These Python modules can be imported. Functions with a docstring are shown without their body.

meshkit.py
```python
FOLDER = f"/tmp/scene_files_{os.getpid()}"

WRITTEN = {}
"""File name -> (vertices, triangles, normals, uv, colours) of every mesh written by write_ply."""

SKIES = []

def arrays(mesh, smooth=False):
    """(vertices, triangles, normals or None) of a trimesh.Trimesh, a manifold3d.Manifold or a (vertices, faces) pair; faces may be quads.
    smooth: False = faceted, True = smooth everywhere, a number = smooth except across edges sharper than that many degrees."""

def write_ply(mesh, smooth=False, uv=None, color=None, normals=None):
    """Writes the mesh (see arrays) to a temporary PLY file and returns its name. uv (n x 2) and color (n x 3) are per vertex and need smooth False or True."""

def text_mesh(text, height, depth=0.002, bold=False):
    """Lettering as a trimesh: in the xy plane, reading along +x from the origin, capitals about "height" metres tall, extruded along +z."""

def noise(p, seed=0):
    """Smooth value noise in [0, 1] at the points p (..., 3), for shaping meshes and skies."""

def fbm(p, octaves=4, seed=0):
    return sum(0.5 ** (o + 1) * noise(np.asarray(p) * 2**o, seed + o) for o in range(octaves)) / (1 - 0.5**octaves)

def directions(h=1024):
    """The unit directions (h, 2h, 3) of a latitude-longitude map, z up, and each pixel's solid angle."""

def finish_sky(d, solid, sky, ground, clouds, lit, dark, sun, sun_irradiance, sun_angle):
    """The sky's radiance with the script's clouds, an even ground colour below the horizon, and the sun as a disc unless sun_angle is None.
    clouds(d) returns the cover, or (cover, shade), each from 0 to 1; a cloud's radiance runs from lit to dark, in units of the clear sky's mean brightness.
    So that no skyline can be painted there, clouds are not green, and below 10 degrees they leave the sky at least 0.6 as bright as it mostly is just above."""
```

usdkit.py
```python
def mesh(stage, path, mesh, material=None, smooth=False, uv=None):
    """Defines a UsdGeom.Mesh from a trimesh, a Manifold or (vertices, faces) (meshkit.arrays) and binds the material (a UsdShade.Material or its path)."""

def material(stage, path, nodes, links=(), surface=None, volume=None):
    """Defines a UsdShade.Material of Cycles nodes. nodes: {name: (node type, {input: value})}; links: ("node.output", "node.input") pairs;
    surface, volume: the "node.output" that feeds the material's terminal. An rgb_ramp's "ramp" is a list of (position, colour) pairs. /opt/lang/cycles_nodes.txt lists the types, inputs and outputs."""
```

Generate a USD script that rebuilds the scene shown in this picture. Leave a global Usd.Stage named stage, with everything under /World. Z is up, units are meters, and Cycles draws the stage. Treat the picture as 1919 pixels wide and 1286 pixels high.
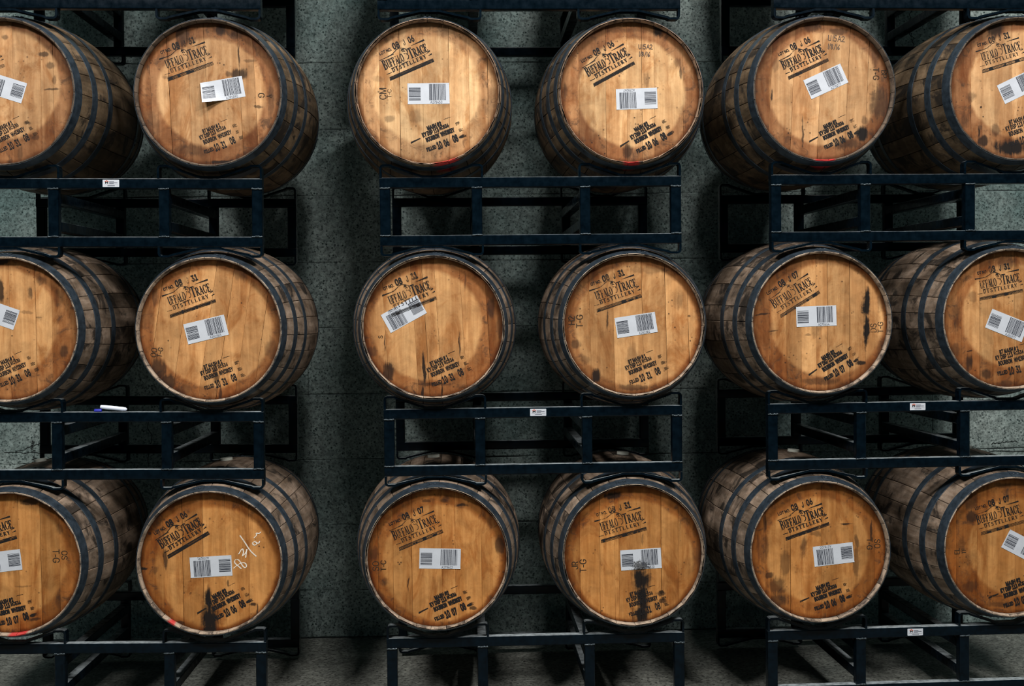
import math, random
import numpy as np, trimesh
from shapely import affinity, union_all, box as sbox
from shapely.geometry import Polygon, LineString, Point, MultiPolygon
from pxr import Usd, UsdGeom, UsdLux, UsdShade, Gf, Sdf
import usdkit, meshkit

stage = Usd.Stage.CreateInMemory()
UsdGeom.SetStageUpAxis(stage, UsdGeom.Tokens.z)
UsdGeom.SetStageMetersPerUnit(stage, 1.0)
UsdGeom.Xform.Define(stage, '/World')
UsdGeom.Scope.Define(stage, '/World/Looks')

# ------------------------------------------------------------------ camera, lights, exposure
CAM = dict(eye=(0.0,-4.5889,0.0), fwd=[0.040438, 0.998796, -0.027763], right=[0.9991, -0.040775, -0.011671], up=[0.012789, 0.027266, 0.999546], f=2329.25)
cam = UsdGeom.Camera.Define(stage, '/World/camera')
cam.CreateHorizontalApertureAttr(36.0)
cam.CreateVerticalApertureAttr(36.0 * 1286 / 1919)
cam.CreateFocalLengthAttr(CAM['f'] / 1919 * 36.0)
cam.CreateClippingRangeAttr(Gf.Vec2f(0.05, 200))
cam.CreateExposureAttr(0.0)
_r, _u, _f, _e = (np.array(CAM[k], float) for k in ('right', 'up', 'fwd', 'eye'))
_m = np.eye(4); _m[0, :3] = _r; _m[1, :3] = _u; _m[2, :3] = -_f; _m[3, :3] = _e
cam.AddTransformOp().Set(Gf.Matrix4d(_m.tolist()))


def rect_light(name, pos, target, w, h, power, color):
    l = UsdLux.RectLight.Define(stage, '/World/' + name)
    l.CreateWidthAttr(w); l.CreateHeightAttr(h); l.CreateIntensityAttr(power); l.CreateColorAttr(Gf.Vec3f(*color))
    d = np.array(pos, float) - np.array(target, float); d /= np.linalg.norm(d)
    a = np.cross([0, 0, 1.0], d) if abs(d[2]) < .99 else np.array([1.0, 0, 0]); a /= np.linalg.norm(a)
    m = np.eye(4); m[0, :3] = a; m[1, :3] = np.cross(d, a); m[2, :3] = d; m[3, :3] = pos
    l.AddTransformOp().Set(Gf.Matrix4d(m.tolist()))


LIGHTS = [
    ('lamp_light', (-2.5, -4.1, 4.1), (-0.4, 0, -0.2), 1.2, 0.6, 120.0, (1.0, 0.965, 0.92)),
    ('lamp_light_001', (0.55, -3.0, 4.8), (0.1, 0, 0.0), 1.2, 0.6, 84.0, (1.0, 0.965, 0.92)),
    ('lamp_light_002', (2.9, -4.1, 4.1), (0.6, 0, -0.2), 1.2, 0.6, 120.0, (1.0, 0.965, 0.92)),
]
for a in LIGHTS:
    rect_light(*a)
dome = UsdLux.DomeLight.Define(stage, '/World/ambient_light')
dome.CreateIntensityAttr(0.014)
dome.CreateColorAttr(Gf.Vec3f(0.35, 0.85, 1.0))

# ------------------------------------------------------------------ measured layout
BARRELS = [
 {"row":1,"col":0,"pos":[-1.6379,-0.0496,0.7978],"yaw":-0.9,"brand":[-165.9,81.9,-4.1,131.1],"lot":"31","nob":1,"fill":[-24.0,-182.2,76.8,-135.4],"day":"31","label":[3.1,20.2,-17.8,1,""],"marks":[],"hand":[],"chalk":[],"tilt":0,"joints":[-89.7,35.9,135.3,179.5],"stain":[[11.5,197.8,11.4,13.7,0.6],[146.9,137.3,22.9,10.1,0.75],[168.2,97.1,18.3,13.7,0.6],[184.7,43.5,9.1,18.3,0.5],[170.7,10.1,34.3,4.6,0.7],[84.0,-112.2,12.8,8.2,0.6],[109.4,-161.6,16.0,9.1,0.5],[55.2,-214.9,9.1,27.4,0.4]],"disc":[7.7,30.9,196.7]},
 {"row":1,"col":1,"pos":[-0.8993,-0.0611,0.7882],"yaw":-0.9,"brand":[-165.0,86.3,1.6,144.2],"lot":"31","nob":1,"fill":[-22.2,-181.1,79.0,-142.7],"day":"31","label":[48.3,14.3,9.5,0,"A281890"],"marks":[["G",186.4,-7.4,-90,22.8],["Y",214.1,-10.2,-90,18.3]],"hand":[],"chalk":[],"tilt":2,"joints":[-210.2,-72.3,-9.9,110.6,164.2],"stain":[[-90.7,209.2,27.4,45.6,0.75],[43.2,226.7,25.1,20.5,0.8],[100.9,213.2,27.4,18.3,0.5],[102.8,70.1,34.2,20.5,0.85],[71.6,70.2,18.3,11.4,0.6],[-208.0,-111.9,27.4,59.3,0.4],[221.9,-24.6,11.4,73.0,0.45],[52.5,-245.8,63.9,8.2,0.9],[-71.7,-202.3,59.3,22.8,0.45],[108.5,137.1,3.7,41.1,0.8],[174.5,-49.0,20.5,6.4,0.7],[-138.0,59.9,27.4,9.1,0.4],[143.9,119.1,22.8,6.8,0.5]],"disc":[7.9,3.3,193.9]},
 {"row":1,"col":2,"pos":[-0.1114,-0.0553,0.7885],"yaw":0.0,"brand":[-154.6,83.8,5.8,152.1],"lot":"06","nob":0,"fill":[-5.9,-177.4,97.2,-139.5],"day":"06","label":[2.4,-1.7,0.5,0,"A278450"],"marks":[["CM",-163.5,-0.4,90,25.1],["T-C",-140.1,-0.5,90,15.5]],"hand":[],"chalk":[],"tilt":0,"joints":[-234.7,-176.0,-17.8,77.3,149.9,218.0],"stain":[[66.5,221.7,41.1,18.3,0.35],[115.8,181.1,36.5,45.7,0.3],[-46.3,-84.5,32.0,27.4,0.35],[-136.9,-93.0,20.6,13.7,0.45],[-175.5,46.9,27.4,13.7,0.3],[235.7,-36.2,18.3,73.1,0.35],[-7.1,-197.7,59.4,27.4,0.2],[-150.6,204.3,27.4,18.3,0.35]],"disc":[-4.2,10.1,196.4]},
 {"row":1,"col":3,"pos":[0.6285,-0.0553,0.788],"yaw":0.0,"brand":[-153.4,56.9,-1.5,138.0],"lot":"06","nob":0,"fill":[20.4,-187.6,118.8,-136.7],"day":"06","label":[24.6,-23.8,1.7,1,"A278267"],"marks":[],"hand":[["U15A2",60.2,165.9,1,16.4],["1/8/16",55.4,138.7,4,16.4]],"chalk":[],"tilt":0,"joints":[-187.2,-88.8,-10.9,44.2,90.1,195.9],"stain":[[103.4,222.4,18.3,25.1,0.95],[-8.4,-215.6,19.2,32.0,0.75],[189.5,70.0,8.2,27.4,0.7],[173.7,106.5,18.3,18.3,0.4],[-237.5,8.3,8.2,32.0,0.5],[58.3,43.3,11.4,27.4,0.4],[-149.8,-137.4,54.8,54.8,0.2],[-18.1,225.0,91.4,11.4,0.3]],"disc":[7.4,-1.9,196.4]},
 {"row":1,"col":4,"pos":[1.3404,-0.063,0.7902],"yaw":1.2,"brand":[-144.3,75.5,6.6,143.3],"lot":"06","nob":0,"fill":[5.9,-181.7,102.8,-138.8],"day":"06","label":[13.0,33.0,24,0,"A278277"],"marks":[["BP",232.9,59.5,-90,21.9],["T-G",202.2,59.6,-90,22.8]],"hand":[["U15A2",55.5,190.1,4,20.1],["1/8/16",44.7,159.6,6,18.2]],"chalk":[],"tilt":-3,"joints":[-193.2,-109.9,-8.0,94.1,168.5],"stain":[[214.9,-41.1,38.8,68.4,0.65],[149.3,-159.7,26.5,28.3,1.0],[93.3,-196.0,54.7,25.1,0.65],[-39.3,229.1,36.5,18.2,0.55],[62.5,215.1,31.9,13.7,0.6],[-188.8,-20.8,4.6,20.5,0.9],[-72.8,-153.8,4.1,68.4,0.8],[201.5,132.7,18.2,41.0,0.45],[-174.2,88.4,13.7,27.4,0.4],[158.8,-109.4,13.7,18.2,0.5]],"disc":[5.9,5.6,205.2]},
 {"row":1,"col":5,"pos":[2.0744,-0.0477,0.7912],"yaw":1.2,"brand":[-143.3,102.2,22.4,151.3],"lot":"31","nob":1,"fill":[-24.9,-171.1,87.5,-136.7],"day":"31","label":[10.1,14.1,25,0,""],"marks":[],"hand":[],"chalk":[],"tilt":0,"joints":[-171.6,-129.3,-16.3],"stain":[[-82.0,220.6,34.3,34.3,0.85],[-16.4,-212.7,68.6,29.7,1.0],[-124.8,-189.0,27.5,20.6,0.9],[-143.6,-156.6,5.5,27.5,0.9],[-77.7,-147.7,20.6,25.2,0.6],[-171.7,-27.4,20.6,22.9,0.5],[-134.1,-64.4,4.6,4.6,0.9],[-124.7,-101.3,3.7,3.7,0.9],[-195.3,-110.2,18.3,36.6,0.4]],"disc":[16.7,17.8,196.8]},
 {"row":2,"col":0,"pos":[-1.6511,-0.0243,-0.0547],"yaw":-0.9,"nob":0,"fill":[-35.0,-176.0,68.2,-132.9],"day":"31","label":[-37.2,59.2,-20,1,""],"marks":[],"hand":[],"chalk":[],"tilt":0,"joints":[-92.7,9.7,103.5,161.5],"stain":[[-11.6,246.1,27.6,11.5,0.9],[-22.7,146.8,11.5,50.6,0.9],[83.9,132.0,10.1,25.3,0.7],[125.1,176.8,20.7,18.4,0.5],[204.4,-82.5,13.8,25.3,0.7],[69.0,62.0,29.9,6.4,0.4],[117.7,43.3,13.8,3.7,0.4],[190.7,112.7,18.4,36.8,0.35]],"disc":[-16.6,24.6,197.8]},
 {"row":2,"col":1,"pos":[-0.9173,-0.0358,-0.0643],"yaw":-0.9,"brand":[-160.2,84.6,8.1,140.4],"lot":"31","nob":1,"fill":[-22.6,-184.5,83.2,-150.4],"day":"31","label":[-15.2,0.7,13,0,"A281883"],"marks":[["OO",-206.1,-79.6,80,20.6],["T-G",-183.6,-79.9,80,18.4]],"hand":[],"chalk":[],"tilt":-9,"joints":[-195.6,-103.4,-8.9,121.9],"stain":[[-191.6,-145.7,29.8,43.6,0.75],[-161.0,-187.1,34.4,27.5,0.8],[15.2,-166.8,10.1,41.3,0.7],[112.0,200.5,27.5,27.5,0.4],[-228.2,54.6,27.5,55.1,0.25],[220.3,-69.2,18.4,41.3,0.4],[32.0,-235.4,5.5,27.5,0.7],[-98.5,-219.9,36.7,22.9,0.5],[-200.0,117.7,11.5,36.7,0.5]],"disc":[9.3,6.3,215.6]},
 {"row":2,"col":2,"pos":[-0.1042,-0.03,-0.0663],"yaw":0.0,"brand":[-170.2,79.8,-2.1,143.8],"lot":"31","nob":1,"fill":[-6.5,-182.3,97.8,-140.1],"day":"31","label":[-107.1,50.7,28.5,1,"A281882"],"marks":[["S",-193.7,-31.6,90,16.1]],"hand":[],"chalk":[],"tilt":3,"joints":[-176.3,-69.0,-27.8,18.0,109.6,201.4],"stain":[[-164.9,-157.2,23.0,39.0,0.85],[-230.1,-85.2,25.3,23.0,0.55],[-34.5,-156.7,6.0,64.3,0.95],[216.1,69.8,14.7,41.3,0.6],[95.9,-66.5,4.1,55.1,0.8],[-42.6,-243.9,5.5,32.2,0.9],[-177.0,-49.3,2.8,39.0,0.9],[-7.7,-207.6,82.7,6.4,0.6],[28.6,-235.7,3.7,27.6,0.8],[121.0,171.8,4.6,27.6,0.5],[242.8,-4.0,11.5,41.3,0.4]],"disc":[-23.1,8.4,202.1]},
 {"row":2,"col":3,"pos":[0.635,-0.03,-0.0663],"yaw":0.0,"brand":[-148.5,88.9,19.6,143.2],"lot":"31","nob":1,"fill":[-13.0,-184.2,90.5,-146.3],"day":"31","label":[11.9,-0.2,8,0,"A281881"],"marks":[["H2",-227.7,20.7,90,23.9],["T-G",-198.2,17.6,90,24.8]],"hand":[],"chalk":[],"tilt":1,"joints":[-159.6,-71.6,123.3,207.0],"stain":[[-138.2,-187.1,18.4,25.3,0.95],[-94.6,20.0,4.1,39.0,0.8],[-213.4,-66.1,20.7,20.7,0.6],[5.1,-230.8,73.5,12.9,0.6],[1.6,-110.5,25.3,50.5,0.25],[170.5,86.1,18.4,32.2,0.35],[60.0,202.7,82.7,13.8,0.3],[211.9,30.2,5.5,5.5,0.7],[-174.7,-126.6,23.0,18.4,0.35]],"disc":[11.8,-4.3,225.1]},
 {"row":2,"col":4,"pos":[1.3344,-0.0377,-0.0651],"yaw":1.2,"brand":[-171.4,53.1,-21.3,143.9],"lot":"07","nob":0,"fill":[13.7,-183.4,108.8,-128.9],"day":"07","label":[-13.4,23.4,1.5,0,"A278654"],"marks":[["DS",203.3,-21.9,90,23.8],["T-G",229.7,-20.3,90,21.1]],"hand":[],"chalk":[],"tilt":0,"joints":[-191.4,-125.9,-69.8,-13.6,28.6,113.1,174.2],"stain":[[175.9,63.0,17.4,68.8,1],[176.5,-25.3,11.9,87.1,1],[152.5,-155.1,19.3,9.2,0.95],[-13.7,-27.6,22.9,32.1,0.35],[-41.9,-43.4,13.8,5.5,0.5],[-5.2,-218.0,78.0,14.7,0.55],[-219.2,32.8,26.6,4.1,0.8],[-175.2,-31.1,19.3,4.1,0.7],[235.0,-114.3,18.3,50.4,0.45],[235.6,71.5,13.8,55.0,0.4],[6.3,231.5,27.5,18.3,0.4]],"disc":[28.7,9.0,211.0]},
 {"row":2,"col":5,"pos":[2.0573,-0.0224,-0.0613],"yaw":1.2,"brand":[-123.6,111.0,46.2,142.3],"lot":"31","nob":1,"fill":[-38.3,-174.5,77.6,-150.3],"day":"31","label":[-7.7,-24.1,-22,0,"A281877"],"marks":[],"hand":[],"chalk":[],"tilt":0,"joints":[-183.2,-111.9,-59.6,21.3],"stain":[[-154.9,-162.2,16.1,34.5,0.8],[-88.4,-207.6,23.0,18.4,0.7],[-7.1,212.5,39.1,27.6,0.5],[-204.5,18.5,16.1,69.0,0.5],[-7.4,-241.6,43.7,13.8,0.55],[-204.7,-112.4,18.4,27.6,0.45],[-152.5,-117.7,13.8,3.7,0.8],[-140.3,87.8,16.1,20.7,0.4]],"disc":[16.6,11.2,193.3]},
 {"row":3,"col":0,"pos":[-1.654,-0.0384,-0.9063],"yaw":-0.9,"brand":[-152.4,83.4,13.3,128.5],"lot":"07","nob":0,"fill":[-55.3,-195.5,54.0,-170.4],"day":"07","label":[-36.4,5.1,6,1,""],"marks":[["OS",195.8,24.6,-90,22.0],["T-G",165.3,21.6,-90,24.8]],"hand":[],"chalk":[],"tilt":0,"joints":[-126.6,29.6,110.2,177.3],"stain":[[80.9,-209.9,22.0,8.3,0.75],[180.0,121.7,14.7,20.6,0.45],[169.8,-143.1,19.3,32.1,0.4],[74.8,224.0,50.4,13.8,0.8],[45.6,-85.6,27.5,4.6,0.4],[-2.3,-25.3,27.5,27.5,0.25]],"disc":[-10.3,15.9,215.5]},
 {"row":3,"col":1,"pos":[-0.927,-0.0499,-0.9139],"yaw":-0.9,"brand":[-178.2,50.4,-26.1,137.6],"lot":"06","nob":0,"fill":[6.0,-180.6,107.8,-130.9],"day":"06","label":[-0.5,-17.6,2.5,1,"A278291"],"marks":[],"hand":[],"chalk":[[[108.7,-27.6],[93.1,-13.5],[83.3,-4.2],[86.7,5.8],[98.0,7.0],[106.9,-4.6],[113.4,-17.6],[122.3,-25.6],[129.2,-19.8],[124.9,-7.3],[111.4,-4.7],[95.4,-13.6],[81.6,-24.8]],[[100.6,26.7],[114.6,50.2],[118.8,31.8],[111.7,15.9],[127.9,31.6],[131.3,49.9],[125.3,13.3]],[[106.3,93.9],[124.0,68.4],[141.5,38.2],[163.8,17.1]],[[160.2,72.2],[151.1,67.8],[153.2,58.6],[164.5,58.4],[167.9,67.5],[158.0,71.4],[173.7,62.8],[177.0,71.9]],[[158.2,86.0],[168.3,95.0],[164.0,104.2],[176.6,99.4],[181.2,106.2]]],"tilt":0,"joints":[-172.9,-28.7,52.6,138.5],"stain":[[-9.9,-208.7,34.3,57.2,1.05],[-10.8,-135.2,14.6,41.2,1.05],[-166.0,10.0,9.1,38.9,0.8],[-247.5,-18.1,14.6,5.0,1.1],[60.3,-79.4,4.6,14.6,0.7],[-118.6,-227.0,19.2,10.1,0.7],[147.1,-161.6,14.6,6.9,0.9],[162.7,-178.0,3.7,20.6,0.8],[-202.7,-25.9,13.7,18.3,0.5],[-224.8,107.1,6.9,6.9,0.7],[-10.6,-250.0,27.4,22.9,1]],"disc":[16.1,-21.2,219.6]},
 {"row":3,"col":2,"pos":[-0.1005,-0.0441,-0.9159],"yaw":0.0,"brand":[-156.8,66.6,6.7,131.3],"lot":"07","nob":0,"fill":[-11.5,-200.2,92.4,-159.3],"day":"07","label":[10.4,-4.5,-2,0,"A278622"],"marks":[["SO",-226.7,-25.6,90,23.8],["T-C",-198.4,-24.8,90,20.2]],"hand":[],"chalk":[],"tilt":0,"joints":[-217.2,-162.3,-93.7,16.4,66.9,163.4],"stain":[[233.0,39.2,19.2,38.9,0.75],[90.0,192.1,20.6,6.4,0.85],[-235.2,20.7,19.2,29.8,0.55],[-105.5,-92.7,3.7,34.3,0.8],[28.3,209.3,14.7,9.2,0.6],[-195.6,-86.2,19.2,18.3,0.45],[128.9,-190.2,14.7,8.2,0.8],[-219.3,-141.1,27.5,27.5,0.4],[-35.8,208.2,18.3,6.9,0.6],[201.8,127.7,18.3,36.6,0.35]],"disc":[16.1,-21.2,215.3]},
 {"row":3,"col":3,"pos":[0.6255,-0.0441,-0.9166],"yaw":0.0,"brand":[-131.3,83.5,40.4,129.0],"lot":"31","nob":1,"fill":[-12.3,-198.3,93.2,-171.7],"day":"31","label":[29.8,-20.4,2.8,0,"A281830"],"marks":[["JR",-216.8,-37.3,90,23.8],["T-G",-186.3,-39.4,90,24.7]],"hand":[],"chalk":[],"tilt":0,"joints":[-197.0,-122.8,-67.2,-52.3,30.4,170.0],"stain":[[31.9,-95.9,33.0,48.1,1.1],[32.7,-165.8,22.9,59.5,1.1],[28.4,-226.3,33.0,36.6,1.1],[30.0,-47.0,28.4,25.2,0.85],[-74.4,217.4,41.2,14.7,0.9],[254.0,-11.9,29.8,59.5,0.45],[103.6,-150.9,18.3,10.1,0.8],[108.0,-179.0,18.3,10.1,0.8],[175.6,106.0,4.6,32.1,0.3],[35.5,52.9,3.7,27.5,0.5]],"disc":[2.3,-25.5,224.4]},
 {"row":3,"col":4,"pos":[1.3206,-0.0517,-0.9159],"yaw":1.2,"brand":[-138.2,79.1,27.6,133.3],"lot":"06","nob":0,"fill":[-13.0,-190.5,90.7,-157.6],"day":"06","label":[57.4,-16.6,5.5,1,"A278300"],"marks":[["T-G",195.0,19.5,-90,21.9],["SO",224.2,18.9,-90,22.9]],"hand":[],"chalk":[],"tilt":0,"joints":[-199.5,-105.9,11.4,67.8,133.7,213.8],"stain":[[-186.0,-88.8,19.2,14.6,0.75],[-153.5,-131.5,38.9,41.1,0.65],[-124.9,-52.7,20.6,59.4,0.5],[-54.2,20.6,14.6,45.7,0.65],[-11.7,61.8,27.4,11.4,0.5],[103.5,96.9,26.5,3.7,0.9],[204.6,71.7,5.5,50.3,0.8],[148.0,30.7,9.1,29.7,0.6],[145.3,-48.8,12.8,68.6,0.45],[-213.5,14.4,22.9,59.4,0.45],[-149.1,-182.9,43.4,25.1,0.65],[-203.6,102.7,6.4,41.1,0.7]],"disc":[-2.6,0.9,196.6]},
 {"row":3,"col":5,"pos":[2.0546,-0.0364,-0.9159],"yaw":1.2,"brand":[-124.7,82.8,43.6,125.8],"lot":"07","nob":0,"fill":[-21.0,-196.5,91.3,-164.4],"day":"07","label":[50.2,-6.8,-28,0,""],"marks":[["EL",-204.3,-14.5,90,20.2],["TF",-178.1,-15.0,90,15.6]],"hand":[],"chalk":[],"tilt":0,"joints":[-206.6,-125.8,-87.6,22.1],"stain":[[-149.4,111.4,22.9,29.8,0.8],[-154.1,167.9,27.5,39.0,0.6],[-187.6,8.7,14.7,32.1,0.35],[-154.5,-152.2,29.8,25.2,0.5],[-44.9,-220.6,55.0,11.5,0.5],[-20.7,226.6,41.3,11.5,0.5],[-54.4,-189.7,27.5,3.7,0.5]],"disc":[26.8,-4.9,183.5]}]
RACKS = [[0, 0, -1.2661, -0.0093, 1.3509, 0.6, -0.9], [0, 1, 0.264, -0.0093, 1.3451, 0.0, 0.0], [0, 2, 1.7202, -0.0093, 1.3451, 0.0, 1.2], [1, 0, -1.2746, -0.0077, 0.4898, 0.6, -0.9], [1, 1, 0.2623, -0.0077, 0.484, 0.0, 0.0], [1, 2, 1.7074, -0.0077, 0.484, 0.0, 1.2], [2, 0, -1.2877, 0.0175, -0.3627, 0.6, -0.9], [2, 1, 0.2639, 0.0175, -0.3685, 0.0, 0.0], [2, 2, 1.6965, 0.0175, -0.3685, 0.0, 1.2], [3, 0, -1.2906, 0.0035, -1.2138, 0.6, -0.9], [3, 1, 0.2636, 0.0035, -1.2196, 0.0, 0.0], [3, 2, 1.6879, 0.0035, -1.2196, 0.0, 1.2]]  # level, column, x, y, z of the front top edge, tilt, yaw
RACK = dict(W=1.1118,H=0.2118,t=0.0380,inner=0.1997,D=0.8339,bx=0.3658)


FLOOR = -1.523
WALL_Y = 1.18
HEAD_Y = 0.028          # how far the head sits behind the chime
BL = 0.91               # barrel length


def r_out(s):
    return 0.264 + 0.059 * (1 - ((s - BL / 2) / (BL / 2)) ** 2)


# ------------------------------------------------------------------ helpers
_names = {}


def numbered(path):
    k = _names.get(path, 0); _names[path] = k + 1
    return path if k == 0 else '%s_%03d' % (path, k)


def thing(name, label, cat, group=None, mat=None, kind=None):
    x = UsdGeom.Xform.Define(stage, numbered('/World/' + name))
    if mat is not None:
        x.AddTransformOp().Set(Gf.Matrix4d(np.asarray(mat, float).T.tolist()))
    meta(x.GetPrim(), label, cat, group, kind)
    return x.GetPrim()


def meta(p, label=None, cat=None, group=None, kind=None):
    for k, v in (('label', label), ('category', cat), ('group', group), ('kind', kind)):
        if v:
            p.SetCustomDataByKey(k, v)


def part(parent, name, mesh, mat, smooth=False, label=None):
    base = parent if isinstance(parent, str) else str(parent.GetPath())
    m = usdkit.mesh(stage, numbered(base + '/' + name), mesh, mat, smooth=smooth)
    if label:
        m.GetPrim().SetCustomDataByKey('label', label)
    return m.GetPrim()


def cat_meshes(ms):
    vs, fs, n = [], [], 0
    for v, f in ms:
        vs.append(np.asarray(v, float)); fs.append(np.asarray(f, int) + n); n += len(v)
    return np.vstack(vs), np.vstack(fs)


def tri(f):
    f = np.asarray(f, int)
    return np.vstack([f[:, [0, 1, 2]], f[:, [0, 2, 3]]]) if f.shape[1] == 4 else f


def prism(profile, a, b, axis):
    """A closed convex profile (n x 2) swept from a to b along the axis; the profile's two coordinates are the other axes in xyz order."""
    p = np.asarray(profile, float); n = len(p)
    others = [i for i in range(3) if i != axis]
    v = np.zeros((2 * n, 3)); v[:n, others] = p; v[n:, others] = p; v[:n, axis] = a; v[n:, axis] = b
    i = np.arange(n); j = (i + 1) % n
    side = tri(np.stack([i, j, j + n, i + n], 1))
    c = np.array([[0, k, k + 1] for k in range(1, n - 1)])
    f = np.vstack([side, c[:, ::-1], c + n])
    if axis == 1:
        f = f[:, ::-1]
    return v, f


def round_rect(x0, x1, y0, y1, r, n=3):
    out = []
    for cx, cy, a0 in ((x1 - r, y1 - r, 0), (x0 + r, y1 - r, 90), (x0 + r, y0 + r, 180), (x1 - r, y0 + r, 270)):
        for k in range(n + 1):
            a = math.radians(a0 + 90 * k / n); out.append((cx + r * math.cos(a), cy + r * math.sin(a)))
    return out


def tube_bar(lo, hi, axis, r=0.005):
    o = [i for i in range(3) if i != axis]
    return prism(round_rect(lo[o[0]], hi[o[0]], lo[o[1]], hi[o[1]], r), lo[axis], hi[axis], axis)


def strip(points, y0, y1, th):
    """A flat bar bent along points in the xz plane, y0..y1 deep, th thick."""
    g = LineString(points).buffer(th / 2, cap_style='flat', join_style='round', quad_segs=3)
    pts = np.array(g.exterior.coords)[:-1]
    v2, f2 = trimesh.creation.triangulate_polygon(Polygon(pts), engine='earcut')
    v2 = np.asarray(v2); n = len(v2)
    v = np.vstack([np.c_[v2[:, 0], np.full(n, y0), v2[:, 1]], np.c_[v2[:, 0], np.full(n, y1), v2[:, 1]]])
    f2 = np.asarray(f2)
    m = len(pts); ring = np.vstack([np.c_[pts[:, 0], np.full(m, y0), pts[:, 1]], np.c_[pts[:, 0], np.full(m, y1), pts[:, 1]]])
    i = np.arange(m); j = (i + 1) % m
    a = np.sum((pts[:, 0] * np.roll(pts[:, 1], -1) - np.roll(pts[:, 0], -1) * pts[:, 1]))
    side = tri(np.stack([i, j, j + m, i + m], 1))
    if a < 0:
        side = side[:, ::-1]
    t0 = v2[f2[0]]; ccw = np.cross(np.append(t0[1] - t0[0], 0), np.append(t0[2] - t0[0], 0))[2] > 0
    front = f2 if ccw else f2[:, ::-1]
    return cat_meshes([(v, np.vstack([front, front[:, ::-1] + n])), (ring, side)])


def flat(geom, y):
    """A polygon in (x, z) as a thin print facing -y."""
    polys = [g for g in getattr(geom, 'geoms', [geom]) if isinstance(g, Polygon) and g.area > 1e-8]
    ms = []
    for g in polys:
        v, f = trimesh.creation.triangulate_polygon(g, engine='earcut')
        v, f = np.asarray(v), np.asarray(f)
        if len(f) == 0:
            continue
        e1, e2 = v[f[:, 1]] - v[f[:, 0]], v[f[:, 2]] - v[f[:, 0]]
        bad = (e1[:, 0] * e2[:, 1] - e1[:, 1] * e2[:, 0]) < 0
        f[bad] = f[bad][:, ::-1]
        ms.append((np.c_[v[:, 0], np.full(len(v), y), v[:, 1]], f))
    return cat_meshes(ms) if ms else None


# ------------------------------------------------------------------ lettering
_glyphs = {}


def sans(text, height=1.0, squeeze=1.0, bold=0.0, space=0.0):
    """Sans lettering as a shapely shape, baseline at 0, capitals of the height; bold grows the strokes."""
    x, out = 0.0, []
    for ch in text:
        if ch == ' ':
            x += 0.32 * squeeze + space; continue
        if ch not in _glyphs:
            m = meshkit.text_mesh(ch, 1.0, 0.01)
            top = m.vertices[:, 2] > 0.005
            ps = [Polygon(m.vertices[t][:, :2]) for t in m.faces if top[t].all()]
            _glyphs[ch] = union_all([q.buffer(1e-4) for q in ps]).simplify(0.012)
        g = _glyphs[ch]
        b = g.bounds
        g = affinity.translate(g, -b[0], 0)
        if bold:
            g = g.buffer(bold, quad_segs=2)
        out.append(affinity.translate(affinity.scale(g, squeeze, 1, origin=(0, 0)), x, 0))
        x += (b[2] - b[0] + 0.12 + 1.2 * bold) * squeeze + space
    return affinity.scale(union_all(out), height, height, origin=(0, 0)), x * height


def _ell(cx, cy, rx, ry):
    return affinity.scale(Point(cx, cy).buffer(1, quad_segs=7), rx, ry)


def _seg(x0, y0, x1, y1, w):
    return LineString([(x0, y0), (x1, y1)]).buffer(w / 2, cap_style='flat')


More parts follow.
